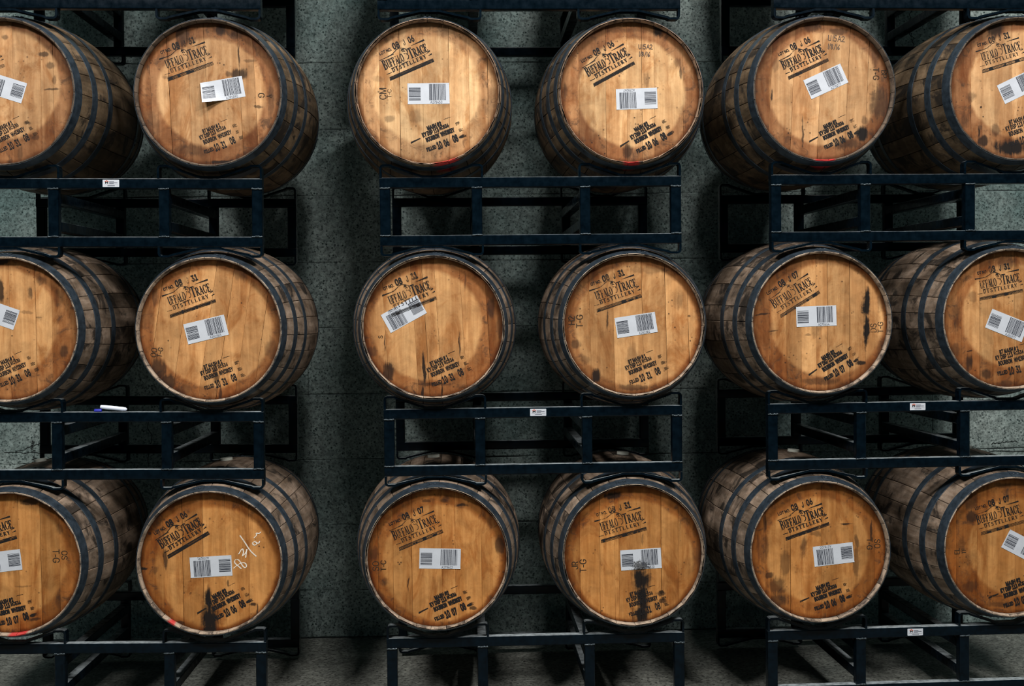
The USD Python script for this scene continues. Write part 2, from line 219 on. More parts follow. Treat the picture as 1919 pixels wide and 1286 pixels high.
def serif_glyph(ch):
    """Old-style serif capitals in a box 0.62 wide, 1 high."""
    T, t, s = 0.17, 0.06, 0.045
    stem = lambda x, a=0.0, b=1.0: sbox(x, a, x + T, b)
    foot = lambda x, y, e=0.07: sbox(x - e, y - s / 2, x + T + e, y + s / 2) if 0 < y < 1 else (sbox(x - e, 0, x + T + e, s) if y == 0 else sbox(x - e, 1 - s, x + T + e, 1))
    def bowl(x, y0, y1, rx):
        cy, ry = (y0 + y1) / 2, (y1 - y0) / 2
        o = union_all([sbox(x, y0, x + rx * .45, y1), _ell(x + rx * .45, cy, rx * .55, ry)])
        i = union_all([sbox(x - .01, y0 + t, x + rx * .40, y1 - t), _ell(x + rx * .40, cy, rx * .55 - T * .75, ry - t)])
        return o.difference(i).intersection(sbox(x, -1, 3, 2))
    P = []
    if ch == 'B':
        P = [stem(.06), foot(.06, 0), foot(.06, 1), bowl(.06, .5, 1, .48), bowl(.06, 0, .54, .54)]
    elif ch == 'U':
        r = _ell(.33, .28, .25, .29).difference(_ell(.35, .28, .15, .22)).intersection(sbox(0, -1, 1, .28))
        P = [stem(.08, .27, 1), foot(.08, 1), sbox(.50, .27, .58, 1), sbox(.44, 1 - s, .64, 1), r]
    elif ch in 'FE':
        P = [stem(.08), foot(.08, 0), foot(.08, 1), sbox(.1, .94, .55, 1), sbox(.49, .76, .55, 1), sbox(.1, .49, .40, .55), sbox(.36, .40, .41, .64)]
        if ch == 'E':
            P += [sbox(.1, 0, .57, .06), sbox(.51, 0, .57, .25)]
    elif ch == 'A':
        P = [_seg(.08, 0, .34, 1, .07), _seg(.30, 1, .54, 0, T), _seg(.16, .33, .48, .33, t), sbox(0, 0, .2, s), sbox(.38, 0, .66, s)]
    elif ch == 'L':
        P = [stem(.08), foot(.08, 0), foot(.08, 1), sbox(.1, 0, .58, .06), sbox(.52, 0, .58, .28)]
    elif ch == 'O':
        P = [_ell(.32, .5, .31, .51).difference(_ell(.32, .5, .16, .44))]
    elif ch == 'T':
        P = [stem(.24), foot(.24, 0), sbox(.02, .93, .62, 1), sbox(.02, .72, .07, 1), sbox(.57, .72, .62, 1)]
    elif ch == 'R':
        P = [stem(.06), foot(.06, 0), foot(.06, 1), bowl(.06, .46, 1, .50), _seg(.30, .48, .58, 0, T), sbox(.46, 0, .68, s)]
    elif ch == 'C':
        P = [_ell(.34, .5, .33, .51).difference(_ell(.36, .5, .19, .44)).difference(Polygon([(.4, .5), (.8, .78), (.8, .22)])), sbox(.56, .68, .62, .96)]
    elif ch == 'D':
        P = [stem(.06), foot(.06, 0), foot(.06, 1), bowl(.06, 0, 1, .58)]
    elif ch == 'I':
        P = [stem(.22), foot(.22, 0, .1), foot(.22, 1, .1)]
    elif ch == 'S':
        c = LineString([(.52, .82), (.42, .95), (.26, .95), (.14, .83), (.14, .68), (.28, .56), (.42, .46), (.52, .34), (.50, .16), (.38, .05), (.22, .05), (.1, .18)])
        P = [c.buffer(.055), LineString([(.15, .70), (.30, .55), (.42, .46), (.52, .30)]).buffer(.075), sbox(.49, .74, .54, .98), sbox(.08, .02, .13, .28)]
    elif ch == 'Y':
        P = [stem(.24, 0, .45), foot(.24, 0), _seg(.08, 1, .33, .40, T), _seg(.58, 1, .34, .42, .07), sbox(-.02, 1 - s, .22, 1), sbox(.48, 1 - s, .68, 1)]
    return union_all(P)


def serif(text, x, y, w, h, gap=0.0):
    return [affinity.translate(affinity.scale(serif_glyph(c), w / .66, h, origin=(0, 0)), x + k * (w + gap), y) for k, c in enumerate(text)]


def brand_shapes(nob, rng):
    """The distillery's stencil, 1 long, origin at the foot of its first letter: (name plate, lot line words)."""
    P = []
    if not nob:
        P += serif('B', 0, 0, .088, .205)
    P += serif('UFFALO', .086, .012 if not nob else .006, .066, .170, -.0035)
    P += serif('T', .585, 0, .098, .225)
    P += serif('RACE', .684, .004, .080, .175, -.001)
    P += serif('DISTILLERY', .135, -.108, .060, .078, .0185)
    L = lambda pts, w: LineString(pts).buffer(w / 2)
    # animal outline between the two words
    P += [L([(.17, .232), (.26, .240), (.33, .268), (.40, .300), (.46, .302), (.52, .272), (.57, .232), (.583, .170), (.566, .120), (.572, .075), (.548, .030), (.522, .026)], .010),
          L([(.475, .232), (.492, .262), (.520, .252)], .014), L([(.492, .205), (.520, .214), (.536, .196)], .013),
          L([(.506, .165), (.512, .148)], .012), L([(.536, .150), (.552, .140), (.548, .122)], .009), L([(.492, .245), (.505, .235), (.528, .240)], .012)]
    P += [Polygon([(.0, .222), (.0, .250), (.20, .236), (.20, .231)]) if nob else _seg(-.02, .226, .30, .232, .007),
          Polygon([(.70, .250), (1.0, .236), (1.0, .268)]),
          _seg(.13, -.022, .28, -.020, .008), _seg(.36, -.022, .52, -.020, .009),
          Polygon([(.93, -.03), (1.02, -.012), (1.02, .012)]), Polygon([(.95, -.085), (1.03, -.085), (1.03, -.062)]),
          _seg(.0, -.095, .11, -.10, .007)]
    for k in range(4):
        P.append(_seg(.015 + .004 * k, -.238 + .019 * k, 1.012, -.236 + .019 * k, .0075 if rng.random() < .8 else .013))
    for _ in range(4):
        a = rng.uniform(.03, .9); P.append(sbox(a, -.243, a + rng.uniform(.03, .12), rng.uniform(-.215, -.17)))
    lotline = []
    return P


def place(shapes, x0, z0, x1, z1):
    """Shapes of unit length with their foot on the line from (x0, z0) to (x1, z1), millimetres to metres."""
    L = math.hypot(x1 - x0, z1 - z0) / 1000; a = math.degrees(math.atan2(z1 - z0, x1 - x0))
    g = union_all([s.buffer(0) for s in shapes])
    g = affinity.scale(g, L, L, origin=(0, 0))
    g = affinity.rotate(g, a, origin=(0, 0))
    return affinity.translate(g, x0 / 1000, z0 / 1000)


def text_at(text, x, y, h, sq=0.75, bold=0.03, length=None):
    g, w = sans(text, h, sq, bold)
    if length:
        g = affinity.scale(g, length / max(w, 1e-6), 1, origin=(0, 0))
    return affinity.translate(g, x, y)


def smear(g, rng, amount):
    """Ink that has run between the strokes of a worn stencil."""
    if amount <= 0:
        return g
    b = g.bounds; blobs = []
    for _ in range(int(amount)):
        x, y = rng.uniform(b[0], b[2]), rng.uniform(b[1], b[3]); s = (b[3] - b[1])
        blobs.append(_ell(x, y, s * rng.uniform(.05, .16), s * rng.uniform(.03, .12)).intersection(g.buffer(s * .05)))
    return union_all([g] + blobs)


STROKES = {'U': [[(0, 1), (0, .2), (.2, 0), (.45, .05), (.5, 1)]], '1': [[(.2, 1), (.2, 0)]], '5': [[(.5, 1), (.1, 1), (.05, .6), (.4, .6), (.5, .3), (.35, 0), (0, .05)]],
           'A': [[(0, 0), (.3, 1), (.6, 0)], [(.12, .38), (.48, .38)]], '2': [[(0, .8), (.25, 1), (.5, .8), (.4, .5), (0, .05), (.6, 0)]],
           '/': [[(0, -.1), (.3, 1.1)]], '8': [[(.3, .5), (.05, .75), (.25, 1), (.45, .75), (.05, .25), (.25, 0), (.5, .25), (.3, .5)]], '6': [[(.4, 1), (.05, .4), (.2, 0), (.45, .2), (.35, .45), (.08, .3)]]}


def handwriting(text, x, z, ang, h, w=0.0022):
    cx, out = 0.0, []
    for ch in text:
        for l in STROKES[ch]:
            out.append(LineString([(cx + a * h, b * h) for a, b in l]).buffer(w / 2, quad_segs=2))
        cx += (.34 if ch in '1/' else .72) * h
    g = affinity.translate(union_all(out), -cx / 2, -h / 2)
    return affinity.translate(affinity.rotate(g, ang, origin=(0, 0)), x, z)


# ------------------------------------------------------------------ materials
LOOK = '/World/Looks/'


def graph(path, n, l, surface):
    for kind, given in n.values():
        if kind == 'map_range':
            given.setdefault('clamp', True)
    return usdkit.material(stage, path, n, l, surface=surface)


def wood_nodes(n, l, seed, tones, rings, stains, grain_axis, grain=(60, 60, 60), mottle=0.74):
    """Shared oak graph; leaves its colour in c_out.result and its height in hgt.value. tones: dark, mid, light."""
    n.update({
        'tc': ('texture_coordinate', {}), 'oi': ('object_info', {}),
        'shift': ('vector_math', {'math_type': 'multiply_add', 'vector2': (1.0, 1.0, 1.0)}),
        'rv': ('combine_xyz', {'y': seed * 1.37}), 'rr': ('math', {'math_type': 'multiply', 'value2': 7.3}),
        'map': ('mapping', {'scale': grain}),
        'fine': ('noise_texture', {'scale': 6.0, 'detail': 5.0, 'roughness': 0.62}),
        'wide': ('noise_texture', {'scale': 1.1, 'detail': 3.0, 'roughness': 0.55, 'distortion': 0.6}),
        'blo': ('noise_texture', {'scale': 9.0, 'detail': 4.0, 'roughness': 0.6}),
        'g1': ('map_range', {'from_min': 0.34, 'from_max': 0.68}),
        'w1': ('map_range', {'from_min': 0.36, 'from_max': 0.66}),
        'c1': ('mix_color', {'a': tones[1], 'b': tones[2]}),
        'c2': ('mix_color', {'blend_type': 'multiply', 'b': (0.62, 0.50, 0.40)}),
        'gi': ('math', {'math_type': 'multiply_add', 'value2': -0.55, 'value3': 0.55}),
        'rb': ('map_range', {'to_min': 0.80, 'to_max': 1.16}),
        'c3': ('vector_math', {'math_type': 'scale'}),
        'mot': ('noise_texture', {'scale': 15.0, 'detail': 6.0, 'roughness': 0.68, 'distortion': 0.5}), 'motm': ('map_range', {'from_min': 0.33, 'from_max': 0.62, 'to_min': mottle, 'to_max': 1.08}), 'rbm': ('math', {'math_type': 'multiply'}),
    })
    l += [('shift.vector', 'mot.vector'), ('mot.fac', 'motm.value'), ('motm.result', 'rbm.value1'), ('rb.result', 'rbm.value2')]
    l += [('oi.random', 'rr.value1'), ('rr.value', 'rv.x'), ('tc.object', 'shift.vector1'), ('rv.vector', 'shift.vector3'),
          ('shift.vector', 'map.vector'), ('map.vector', 'fine.vector'), ('map.vector', 'wide.vector'), ('shift.vector', 'blo.vector'),
          ('fine.fac', 'g1.value'), ('wide.fac', 'w1.value'), ('w1.result', 'c1.fac'), ('c1.result', 'c2.a'),
          ('g1.result', 'gi.value1'), ('gi.value', 'c2.fac'), ('oi.random', 'rb.value'), ('c2.result', 'c3.vector1'), ('rbm.value', 'c3.scale')]


def head_material(i, b, tones, ring_tone, ring_amt):
    n, l = {}, []
    wood_nodes(n, l, i + 1, tones, None, None, 2, grain=(16.0, 6.0, 1.1))
    dx, dz, dr = (v / 1000 for v in b['disc'])
    n.update({
        'wob': ('noise_texture', {'scale': 16.0, 'detail': 3.0}),
        'wobc': ('vector_math', {'math_type': 'subtract', 'vector2': (0.5, 0.5, 0.5)}),
        'pw': ('vector_math', {'math_type': 'multiply_add', 'vector2': (0.022, 0.0, 0.022)}),
        'dsub': ('vector_math', {'math_type': 'subtract', 'vector2': (dx, HEAD_Y, dz)}), 'dlen': ('vector_math', {'math_type': 'length'}),
        'ringm': ('map_range', {'range_type': 'smoothstep', 'from_min': dr - 0.008, 'from_max': dr + 0.010}),
        'ringk': ('math', {'math_type': 'multiply'}), 'ringv': ('map_range', {'from_min': 0.30, 'from_max': 0.62, 'to_min': ring_amt * .70, 'to_max': ring_amt}),
        'c4': ('mix_color', {'blend_type': 'multiply', 'b': ring_tone}),
        'dz': ('noise_texture', {'scale': 19.0, 'detail': 6.0, 'roughness': 0.7, 'distortion': 1.0}), 'dzm': ('map_range', {'range_type': 'smoothstep', 'from_min': 0.50, 'from_max': 0.70, 'to_max': 0.75}), 'dzk': ('math', {'math_type': 'multiply'}), 'c4b': ('mix_color', {'b': (0.045, 0.026, 0.017)}),
        'ptm': ('mapping', {'scale': (9.0, 4.0, 4.0)}), 'pt': ('noise_texture', {'scale': 1.0, 'detail': 6.0, 'roughness': 0.66, 'distortion': 1.2}), 'ptr': ('map_range', {'range_type': 'smoothstep', 'from_min': 0.47, 'from_max': 0.66, 'to_max': 0.85}), 'c3b': ('mix_color', {'blend_type': 'multiply', 'b': (0.66, 0.50, 0.36)}),
        'elen': ('vector_math', {'math_type': 'length'}), 'edge': ('map_range', {'range_type': 'smoothstep', 'from_min': 0.236, 'from_max': 0.257, 'to_max': 0.9}),  # rim of the head darkened in colour for the shade at the croze
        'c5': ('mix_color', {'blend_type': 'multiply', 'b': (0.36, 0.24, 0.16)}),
        'exz': ('vector_math', {'math_type': 'multiply', 'vector2': (1, 0, 1)}),
        # small flecks
        'fl': ('voronoi_texture', {'scale': 60.0, 'randomness': 1.0}), 'flm': ('map_range', {'from_min': 0.26, 'from_max': 0.12, 'to_max': .8}),
        'flz': ('noise_texture', {'scale': 13.0, 'detail': 3.0}), 'flzm': ('map_range', {'from_min': 0.55, 'from_max': 0.68}), 'flk': ('math', {'math_type': 'multiply'}),
    })
    l += [('tc.object', 'wob.vector'), ('wob.color', 'wobc.vector1'), ('wobc.vector', 'pw.vector1'), ('tc.object', 'pw.vector3'),
          ('pw.vector', 'dsub.vector1'), ('dsub.vector', 'dlen.vector1'), ('dlen.value', 'ringm.value'), ('blo.fac', 'ringv.value'), ('shift.vector', 'dz.vector'), ('dz.fac', 'dzm.value'), ('dzm.result', 'dzk.value1'), ('ringm.result', 'dzk.value2'), ('dzk.value', 'c4b.fac'), ('c4.result', 'c4b.a'),
          ('ringm.result', 'ringk.value1'), ('ringv.result', 'ringk.value2'), ('ringk.value', 'c4.fac'), ('shift.vector', 'ptm.vector'), ('ptm.vector', 'pt.vector'), ('pt.fac', 'ptr.value'), ('ptr.result', 'c3b.fac'), ('c3.vector', 'c3b.a'), ('c3b.result', 'c4.a'),
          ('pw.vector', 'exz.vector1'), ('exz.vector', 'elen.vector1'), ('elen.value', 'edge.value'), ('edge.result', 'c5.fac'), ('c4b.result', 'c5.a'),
          ('shift.vector', 'fl.vector'), ('fl.distance', 'flm.value'), ('shift.vector', 'flz.vector'), ('flz.fac', 'flzm.value'), ('flm.result', 'flk.value1'), ('flzm.result', 'flk.value2')]
    n['rag'] = ('math', {'math_type': 'multiply_add', 'value2': 0.55})
    n['rag2'] = ('math', {'math_type': 'multiply', 'value2': 0.5})
    l += [('dz.fac', 'rag.value1'), ('fine.fac', 'rag2.value1'), ('rag2.value', 'rag.value3')]
    stain_out = stain_chain(n, l, b['stain'], 'pw.vector', 'rag.value')
    n['smax'] = ('math', {'math_type': 'maximum'})
    l += [(stain_out, 'smax.value1'), ('flk.value', 'smax.value2')]
    n['c6'] = ('mix_color', {'b': (0.012, 0.009, 0.008)})
    l += [('smax.value', 'c6.fac'), ('c5.result', 'c6.a')]
    n['bmp'] = ('bump', {'strength': 0.25, 'distance': 0.0015})
    n['p'] = ('principled_bsdf', {'roughness': 0.62, 'specular_ior_level': 0.14})
    l += [('c6.result', 'p.base_color'), ('fine.fac', 'bmp.height'), ('bmp.normal', 'p.normal')]
    return graph(LOOK + 'head_oak_%02d' % i, n, l, 'p.BSDF')


def stain_chain(n, l, stains, pos, grain_src):
    """Blotches with ragged edges at given places; returns the output that holds their density."""
    last = None
    n['sg'] = ('map_range', {'from_min': 0.3, 'from_max': 0.7, 'to_min': -0.5, 'to_max': 0.5}); l.append((grain_src, 'sg.value'))
    for k, (x, z, rx, rz, s) in enumerate(stains):
        n['sa%d' % k] = ('vector_math', {'math_type': 'subtract', 'vector2': (x / 1000, HEAD_Y, z / 1000)})
        n['sb%d' % k] = ('vector_math', {'math_type': 'multiply', 'vector2': (1000 / rx, 0, 1000 / rz)})
        n['sc%d' % k] = ('vector_math', {'math_type': 'length'})
        n['sd%d' % k] = ('math', {'math_type': 'add'})
        n['se%d' % k] = ('map_range', {'range_type': 'smoothstep', 'from_min': 1.22 if s <= 1 else 1.45, 'from_max': 0.62 if s <= 1 else 0.55, 'to_max': min(s, 1.0)})
        l += [(pos, 'sa%d.vector1' % k), ('sa%d.vector' % k, 'sb%d.vector1' % k), ('sb%d.vector' % k, 'sc%d.vector1' % k), ('sc%d.value' % k, 'sd%d.value1' % k), ('sg.result', 'sd%d.value2' % k), ('sd%d.value' % k, 'se%d.value' % k)]
        if last is None:
            last = 'se%d.result' % k
        else:
            n['sf%d' % k] = ('math', {'math_type': 'maximum'})
            l += [(last, 'sf%d.value1' % k), ('se%d.result' % k, 'sf%d.value2' % k)]
            last = 'sf%d.value' % k
    return last


def stave_material(i, tones, soot, chime, red=None):
    n, l = {}, []
    wood_nodes(n, l, i + 31, tones, None, None, 1, grain=(14.0, 1.6, 14.0), mottle=0.5)
    n.update({
        'st': ('noise_texture', {'scale': 7.5, 'detail': 5.0, 'roughness': 0.65, 'distortion': 0.8}),
        'stm': ('map_range', {'range_type': 'smoothstep', 'from_min': 0.62 - 0.2 * soot, 'from_max': 0.76 - 0.2 * soot, 'to_max': 0.93}),
        'c4': ('mix_color', {'b': (0.016, 0.013, 0.011)}),
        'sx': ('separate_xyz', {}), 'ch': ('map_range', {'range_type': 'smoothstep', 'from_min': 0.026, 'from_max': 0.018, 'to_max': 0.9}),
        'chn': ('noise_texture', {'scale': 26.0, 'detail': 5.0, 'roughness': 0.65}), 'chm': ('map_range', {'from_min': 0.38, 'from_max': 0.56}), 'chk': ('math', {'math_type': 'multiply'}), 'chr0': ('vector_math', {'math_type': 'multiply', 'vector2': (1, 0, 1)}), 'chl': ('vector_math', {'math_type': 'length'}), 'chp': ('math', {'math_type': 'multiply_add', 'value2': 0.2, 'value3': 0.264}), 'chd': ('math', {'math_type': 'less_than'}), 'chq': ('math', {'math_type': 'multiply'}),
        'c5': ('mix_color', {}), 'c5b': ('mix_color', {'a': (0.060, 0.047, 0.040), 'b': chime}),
        'bmp': ('bump', {'strength': 0.4, 'distance': 0.002}),
        'p': ('principled_bsdf', {'roughness': 0.66, 'specular_ior_level': 0.3}),
    })
    l += [('shift.vector', 'st.vector'), ('st.fac', 'stm.value'), ('stm.result', 'c4.fac'), ('c3.vector', 'c4.a'),
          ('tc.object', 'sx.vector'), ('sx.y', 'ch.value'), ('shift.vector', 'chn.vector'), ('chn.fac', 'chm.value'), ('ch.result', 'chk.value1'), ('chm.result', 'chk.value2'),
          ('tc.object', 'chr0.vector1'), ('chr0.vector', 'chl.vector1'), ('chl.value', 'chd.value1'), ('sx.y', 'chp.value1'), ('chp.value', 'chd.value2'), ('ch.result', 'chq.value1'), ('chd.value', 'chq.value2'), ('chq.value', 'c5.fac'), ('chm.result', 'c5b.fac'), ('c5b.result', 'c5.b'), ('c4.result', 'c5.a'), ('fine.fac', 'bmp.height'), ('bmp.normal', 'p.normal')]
    src = 'c5.result'
    if red:
        n.update({'rd': ('vector_math', {'math_type': 'subtract', 'vector2': (red[0], 0, red[1])}), 'rs': ('vector_math', {'math_type': 'multiply', 'vector2': (1 / red[2], 8, 1 / red[2])}),
                  'rl': ('vector_math', {'math_type': 'length'}), 'rn': ('math', {'math_type': 'add'}), 'rm': ('map_range', {'from_min': 1.45, 'from_max': 1.1, 'to_max': 0.85}), 'c6': ('mix_color', {'b': (0.55, 0.02, 0.025)})})
        l += [('tc.object', 'rd.vector1'), ('rd.vector', 'rs.vector1'), ('rs.vector', 'rl.vector1'), ('rl.value', 'rn.value1'), ('chn.fac', 'rn.value2'), ('rn.value', 'rm.value'), ('rm.result', 'c6.fac'), ('c5.result', 'c6.a')]
        src = 'c6.result'
    l.append((src, 'p.base_color'))
    return graph(LOOK + 'stave_oak_%02d' % i, n, l, 'p.BSDF')


def simple(name, color, rough=0.5, metal=0.0, spec=0.5, noise=None):
    n, l = {'p': ('principled_bsdf', {'base_color': color, 'roughness': rough, 'metallic': metal, 'specular_ior_level': spec})}, []
    if noise:
        sc, amp, bumpd = noise
        n.update({'tc': ('texture_coordinate', {}), 'nz': ('noise_texture', {'scale': sc, 'detail': 5.0, 'roughness': 0.6}),
                  'mr': ('map_range', {'from_min': 0.3, 'from_max': 0.7, 'to_min': 1 - amp, 'to_max': 1 + amp}),
                  'sc': ('vector_math', {'math_type': 'scale', 'vector1': color}), 'rf': ('map_range', {'from_min': 0.3, 'from_max': 0.7, 'to_min': rough - .08, 'to_max': rough + .10}),
                  'bm': ('bump', {'strength': 0.25, 'distance': bumpd})})
        l += [('tc.object', 'nz.vector'), ('nz.fac', 'mr.value'), ('mr.result', 'sc.scale'), ('sc.vector', 'p.base_color'), ('nz.fac', 'rf.value'), ('rf.result', 'p.roughness'), ('nz.fac', 'bm.height'), ('bm.normal', 'p.normal')]
    return graph(LOOK + name, n, l, 'p.BSDF')


def ink_material(name, color, wear, scale=170.0):
    n = {'tc': ('texture_coordinate', {}), 'nz': ('noise_texture', {'scale': scale, 'detail': 4.0, 'roughness': 0.7}), 'big': ('noise_texture', {'scale': 22.0, 'detail': 2.0}),
         'ad': ('math', {'math_type': 'add'}), 'mr': ('map_range', {'from_min': 0.66 + wear, 'from_max': 0.86 + wear}),
         'p': ('principled_bsdf', {'base_color': color, 'roughness': 0.7, 'specular_ior_level': 0.2}), 't': ('transparent_bsdf', {}), 'm': ('mix_closure', {})}
    l = [('tc.object', 'nz.vector'), ('tc.object', 'big.vector'), ('nz.fac', 'ad.value1'), ('big.fac', 'ad.value2'), ('ad.value', 'mr.value'), ('mr.result', 'm.fac'), ('t.BSDF', 'm.closure1'), ('p.BSDF', 'm.closure2')]
    return graph(LOOK + name, n, l, 'm.closure')


M = {
    'weld': simple('weld_metal', (0.05, 0.065, 0.075), 0.28, 0.6, 0.6, (300.0, 0.5, 0.002)),
    'hoop': simple('hoop_steel', (0.026, 0.038, 0.052), 0.40, 0.2, 0.5, (40.0, 0.45, 0.0008)),
    'hoop_dark': simple('hoop_steel_dark', (0.028, 0.036, 0.046), 0.5, 0.55, 0.5, (40.0, 0.45, 0.0008)),
    'paper': simple('label_paper', (0.50, 0.53, 0.585), 0.55, 0.0, 0.3, (30.0, 0.04, 0.0001)),
    'bars': simple('barcode_ink', (0.035, 0.040, 0.055), 0.6, 0.0, 0.3),
    'ink': ink_material('stencil_ink', (0.010, 0.009, 0.010), -0.02),
    'ink_worn': ink_material('stencil_ink_worn', (0.014, 0.011, 0.010), 0.06),
    'ink_faint': ink_material('stamp_ink', (0.030, 0.019, 0.012), -0.04),
    'chalk': ink_material('white_chalk', (0.75, 0.70, 0.62), 0.03, 260.0),
    'pen_ink': simple('pen_ink', (0.05, 0.03, 0.02), 0.6),
    'bung': simple('poplar_bung', (0.50, 0.52, 0.46), 0.6),
    'white': simple('white_plastic', (0.70, 0.75, 0.88), 0.3, 0.0, 0.5),
    'blue': simple('blue_plastic', (0.012, 0.018, 0.35), 0.25, 0.0, 0.5),
    'sticker_text': simple('sticker_print', (0.10, 0.11, 0.15), 0.6),
    'sticker_red': simple('sticker_red', (0.55, 0.08, 0.03), 0.6),
    'sticker_black': simple('sticker_black', (0.01, 0.01, 0.012), 0.6),
}


def concrete(name, a, b, pit, scale=1.0, rough=0.8):
    n = {'tc': ('texture_coordinate', {}), 'geo': ('geometry', {}), 'oi': ('object_info', {}),
         'big': ('noise_texture', {'scale': 2.2 * scale, 'detail': 5.0, 'roughness': 0.6}), 'mid': ('noise_texture', {'scale': 42.0 * scale, 'detail': 7.0, 'roughness': 0.78}),
         'spk': ('noise_texture', {'scale': 95.0 * scale, 'detail': 4.0, 'roughness': 0.65}),
         'bm1': ('map_range', {'from_min': 0.32, 'from_max': 0.68}), 'c1': ('mix_color', {'a': a, 'b': b}),
         'mm': ('map_range', {'from_min': 0.34, 'from_max': 0.66, 'to_min': 0.45, 'to_max': 1.45}), 'c2': ('vector_math', {'math_type': 'scale'}),
         'vor': ('voronoi_texture', {'scale': 62.0 * scale, 'randomness': 1.0}), 'pm': ('map_range', {'from_min': 0.40, 'from_max': 0.16}),
         'pz': ('map_range', {'from_min': 0.42, 'from_max': 0.56}), 'pk': ('math', {'math_type': 'multiply'}),
         'sm': ('map_range', {'from_min': 0.54, 'from_max': 0.64, 'to_max': 0.8}), 'mx': ('math', {'math_type': 'maximum'}),
         'c3': ('mix_color', {'b': pit}), 'hh': ('math', {'math_type': 'multiply_add', 'value2': -0.8}),
         'bump': ('bump', {'strength': 0.5, 'distance': 0.004}), 'p': ('principled_bsdf', {'roughness': rough, 'specular_ior_level': 0.25})}
    l = [('geo.position', x + '.vector') for x in ('big', 'mid', 'spk', 'vor')]
    l += [('big.fac', 'bm1.value'), ('bm1.result', 'c1.fac'), ('mid.fac', 'mm.value'), ('c1.result', 'c2.vector1'), ('mm.result', 'c2.scale'),
          ('vor.distance', 'pm.value'), ('mid.fac', 'pz.value'), ('pm.result', 'pk.value1'), ('pz.result', 'pk.value2'), ('spk.fac', 'sm.value'), ('pk.value', 'mx.value1'), ('sm.result', 'mx.value2'),
          ('mx.value', 'c3.fac'), ('c2.vector', 'c3.a'), ('c3.result', 'p.base_color'), ('mx.value', 'hh.value1'), ('mid.fac', 'hh.value3'), ('hh.value', 'bump.height'), ('bump.normal', 'p.normal')]
    return graph(LOOK + name, n, l, 'p.BSDF')


def top_glint_steel():  # upward faces are coloured pale grey, painting in the beam-top highlights
    n, l = {}, []
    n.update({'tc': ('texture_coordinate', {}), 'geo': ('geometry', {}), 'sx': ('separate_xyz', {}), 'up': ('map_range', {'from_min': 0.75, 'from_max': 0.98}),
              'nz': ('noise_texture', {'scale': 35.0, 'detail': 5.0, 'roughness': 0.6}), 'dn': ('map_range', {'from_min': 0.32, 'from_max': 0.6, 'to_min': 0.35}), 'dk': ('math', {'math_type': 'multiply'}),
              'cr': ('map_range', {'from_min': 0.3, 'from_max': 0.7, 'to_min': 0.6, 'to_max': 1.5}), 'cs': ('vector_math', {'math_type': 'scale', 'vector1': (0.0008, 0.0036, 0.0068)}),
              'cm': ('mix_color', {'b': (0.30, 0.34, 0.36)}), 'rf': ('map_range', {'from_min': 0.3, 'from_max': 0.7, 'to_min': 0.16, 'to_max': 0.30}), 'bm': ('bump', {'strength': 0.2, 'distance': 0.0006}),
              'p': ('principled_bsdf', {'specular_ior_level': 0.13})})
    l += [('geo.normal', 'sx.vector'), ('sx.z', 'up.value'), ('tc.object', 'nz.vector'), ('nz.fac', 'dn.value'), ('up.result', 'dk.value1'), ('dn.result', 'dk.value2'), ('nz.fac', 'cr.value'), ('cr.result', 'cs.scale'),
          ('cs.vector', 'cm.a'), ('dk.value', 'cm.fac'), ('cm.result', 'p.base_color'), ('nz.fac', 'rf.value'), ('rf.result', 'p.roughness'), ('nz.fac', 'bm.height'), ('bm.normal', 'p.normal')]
    return graph(LOOK + 'painted_steel', n, l, 'p.BSDF')


M['steel'] = top_glint_steel()
M['wall'] = concrete('cast_concrete', (0.14, 0.215, 0.21), (0.40, 0.475, 0.455), (0.02, 0.04, 0.04))
M['joint'] = simple('wall_joint', (0.03, 0.04, 0.042), 0.9)
M['crack'] = simple('crack_dark', (0.015, 0.02, 0.02), 0.9)
M['floor'] = concrete('floor_concrete', (0.14, 0.155, 0.14), (0.36, 0.37, 0.33), (0.03, 0.03, 0.03), 0.8, 0.6)

# ------------------------------------------------------------------ the setting
rng = random.Random(11)
fv, ff = prism([(-9, FLOOR - .2), (9, FLOOR - .2), (9, FLOOR), (-9, FLOOR)], -9, WALL_Y + .3, 1)
fl = usdkit.mesh(stage, '/World/floor', (fv, ff), M['floor']); meta(fl.GetPrim(), kind='structure')
wall = UsdGeom.Xform.Define(stage, '/World/wall_back').GetPrim(); meta(wall, kind='structure')
bv, bf_ = prism([(-9, FLOOR), (9, FLOOR), (9, 4.6), (-9, 4.6)], WALL_Y + .006, WALL_Y + .3, 1)
part(wall, 'backing', (bv, bf_), M['joint'])


def wall_panel(x0, x1, z0, z1, y):
    """One cast course with slightly ragged, eased edges."""
    k = max(2, int((x1 - x0) / .06)); xs = np.linspace(x0, x1, k)
    jit = lambda s: (meshkit.noise(np.c_[xs * 9, np.full(k, s), np.zeros(k)], 3) - .5) * .007
    top, bot = z1 + jit(z1 * 7), z0 + jit(z0 * 7 + 50)
    e = .004
    rows = [np.c_[xs, np.full(k, y + .012), bot], np.c_[xs, np.full(k, y + .0015), bot], np.c_[xs, np.full(k, y), bot + e], np.c_[xs, np.full(k, y), top - e], np.c_[xs, np.full(k, y + .0015), top], np.c_[xs, np.full(k, y + .012), top]]
    for q in rows:
        q[0, 0] = x0; q[-1, 0] = x1
    v = np.vstack(rows); f = []
    for a in range(5):
        i = np.arange(k - 1) + a * k
        f.append(np.stack([i, i + 1, i + 1 + k, i + k], 1))
    f = tri(np.vstack(f))
    n = len(v); caps = [[0 + 0, k, 2 * k], [0, 2 * k, 3 * k], [0, 3 * k, 4 * k], [0, 4 * k, 5 * k]]
    caps2 = [[c + k - 1 for c in t][::-1] for t in caps]
    return v, np.vstack([f, np.array(caps)[:, ::-1], np.array(caps2)[:, ::-1]])


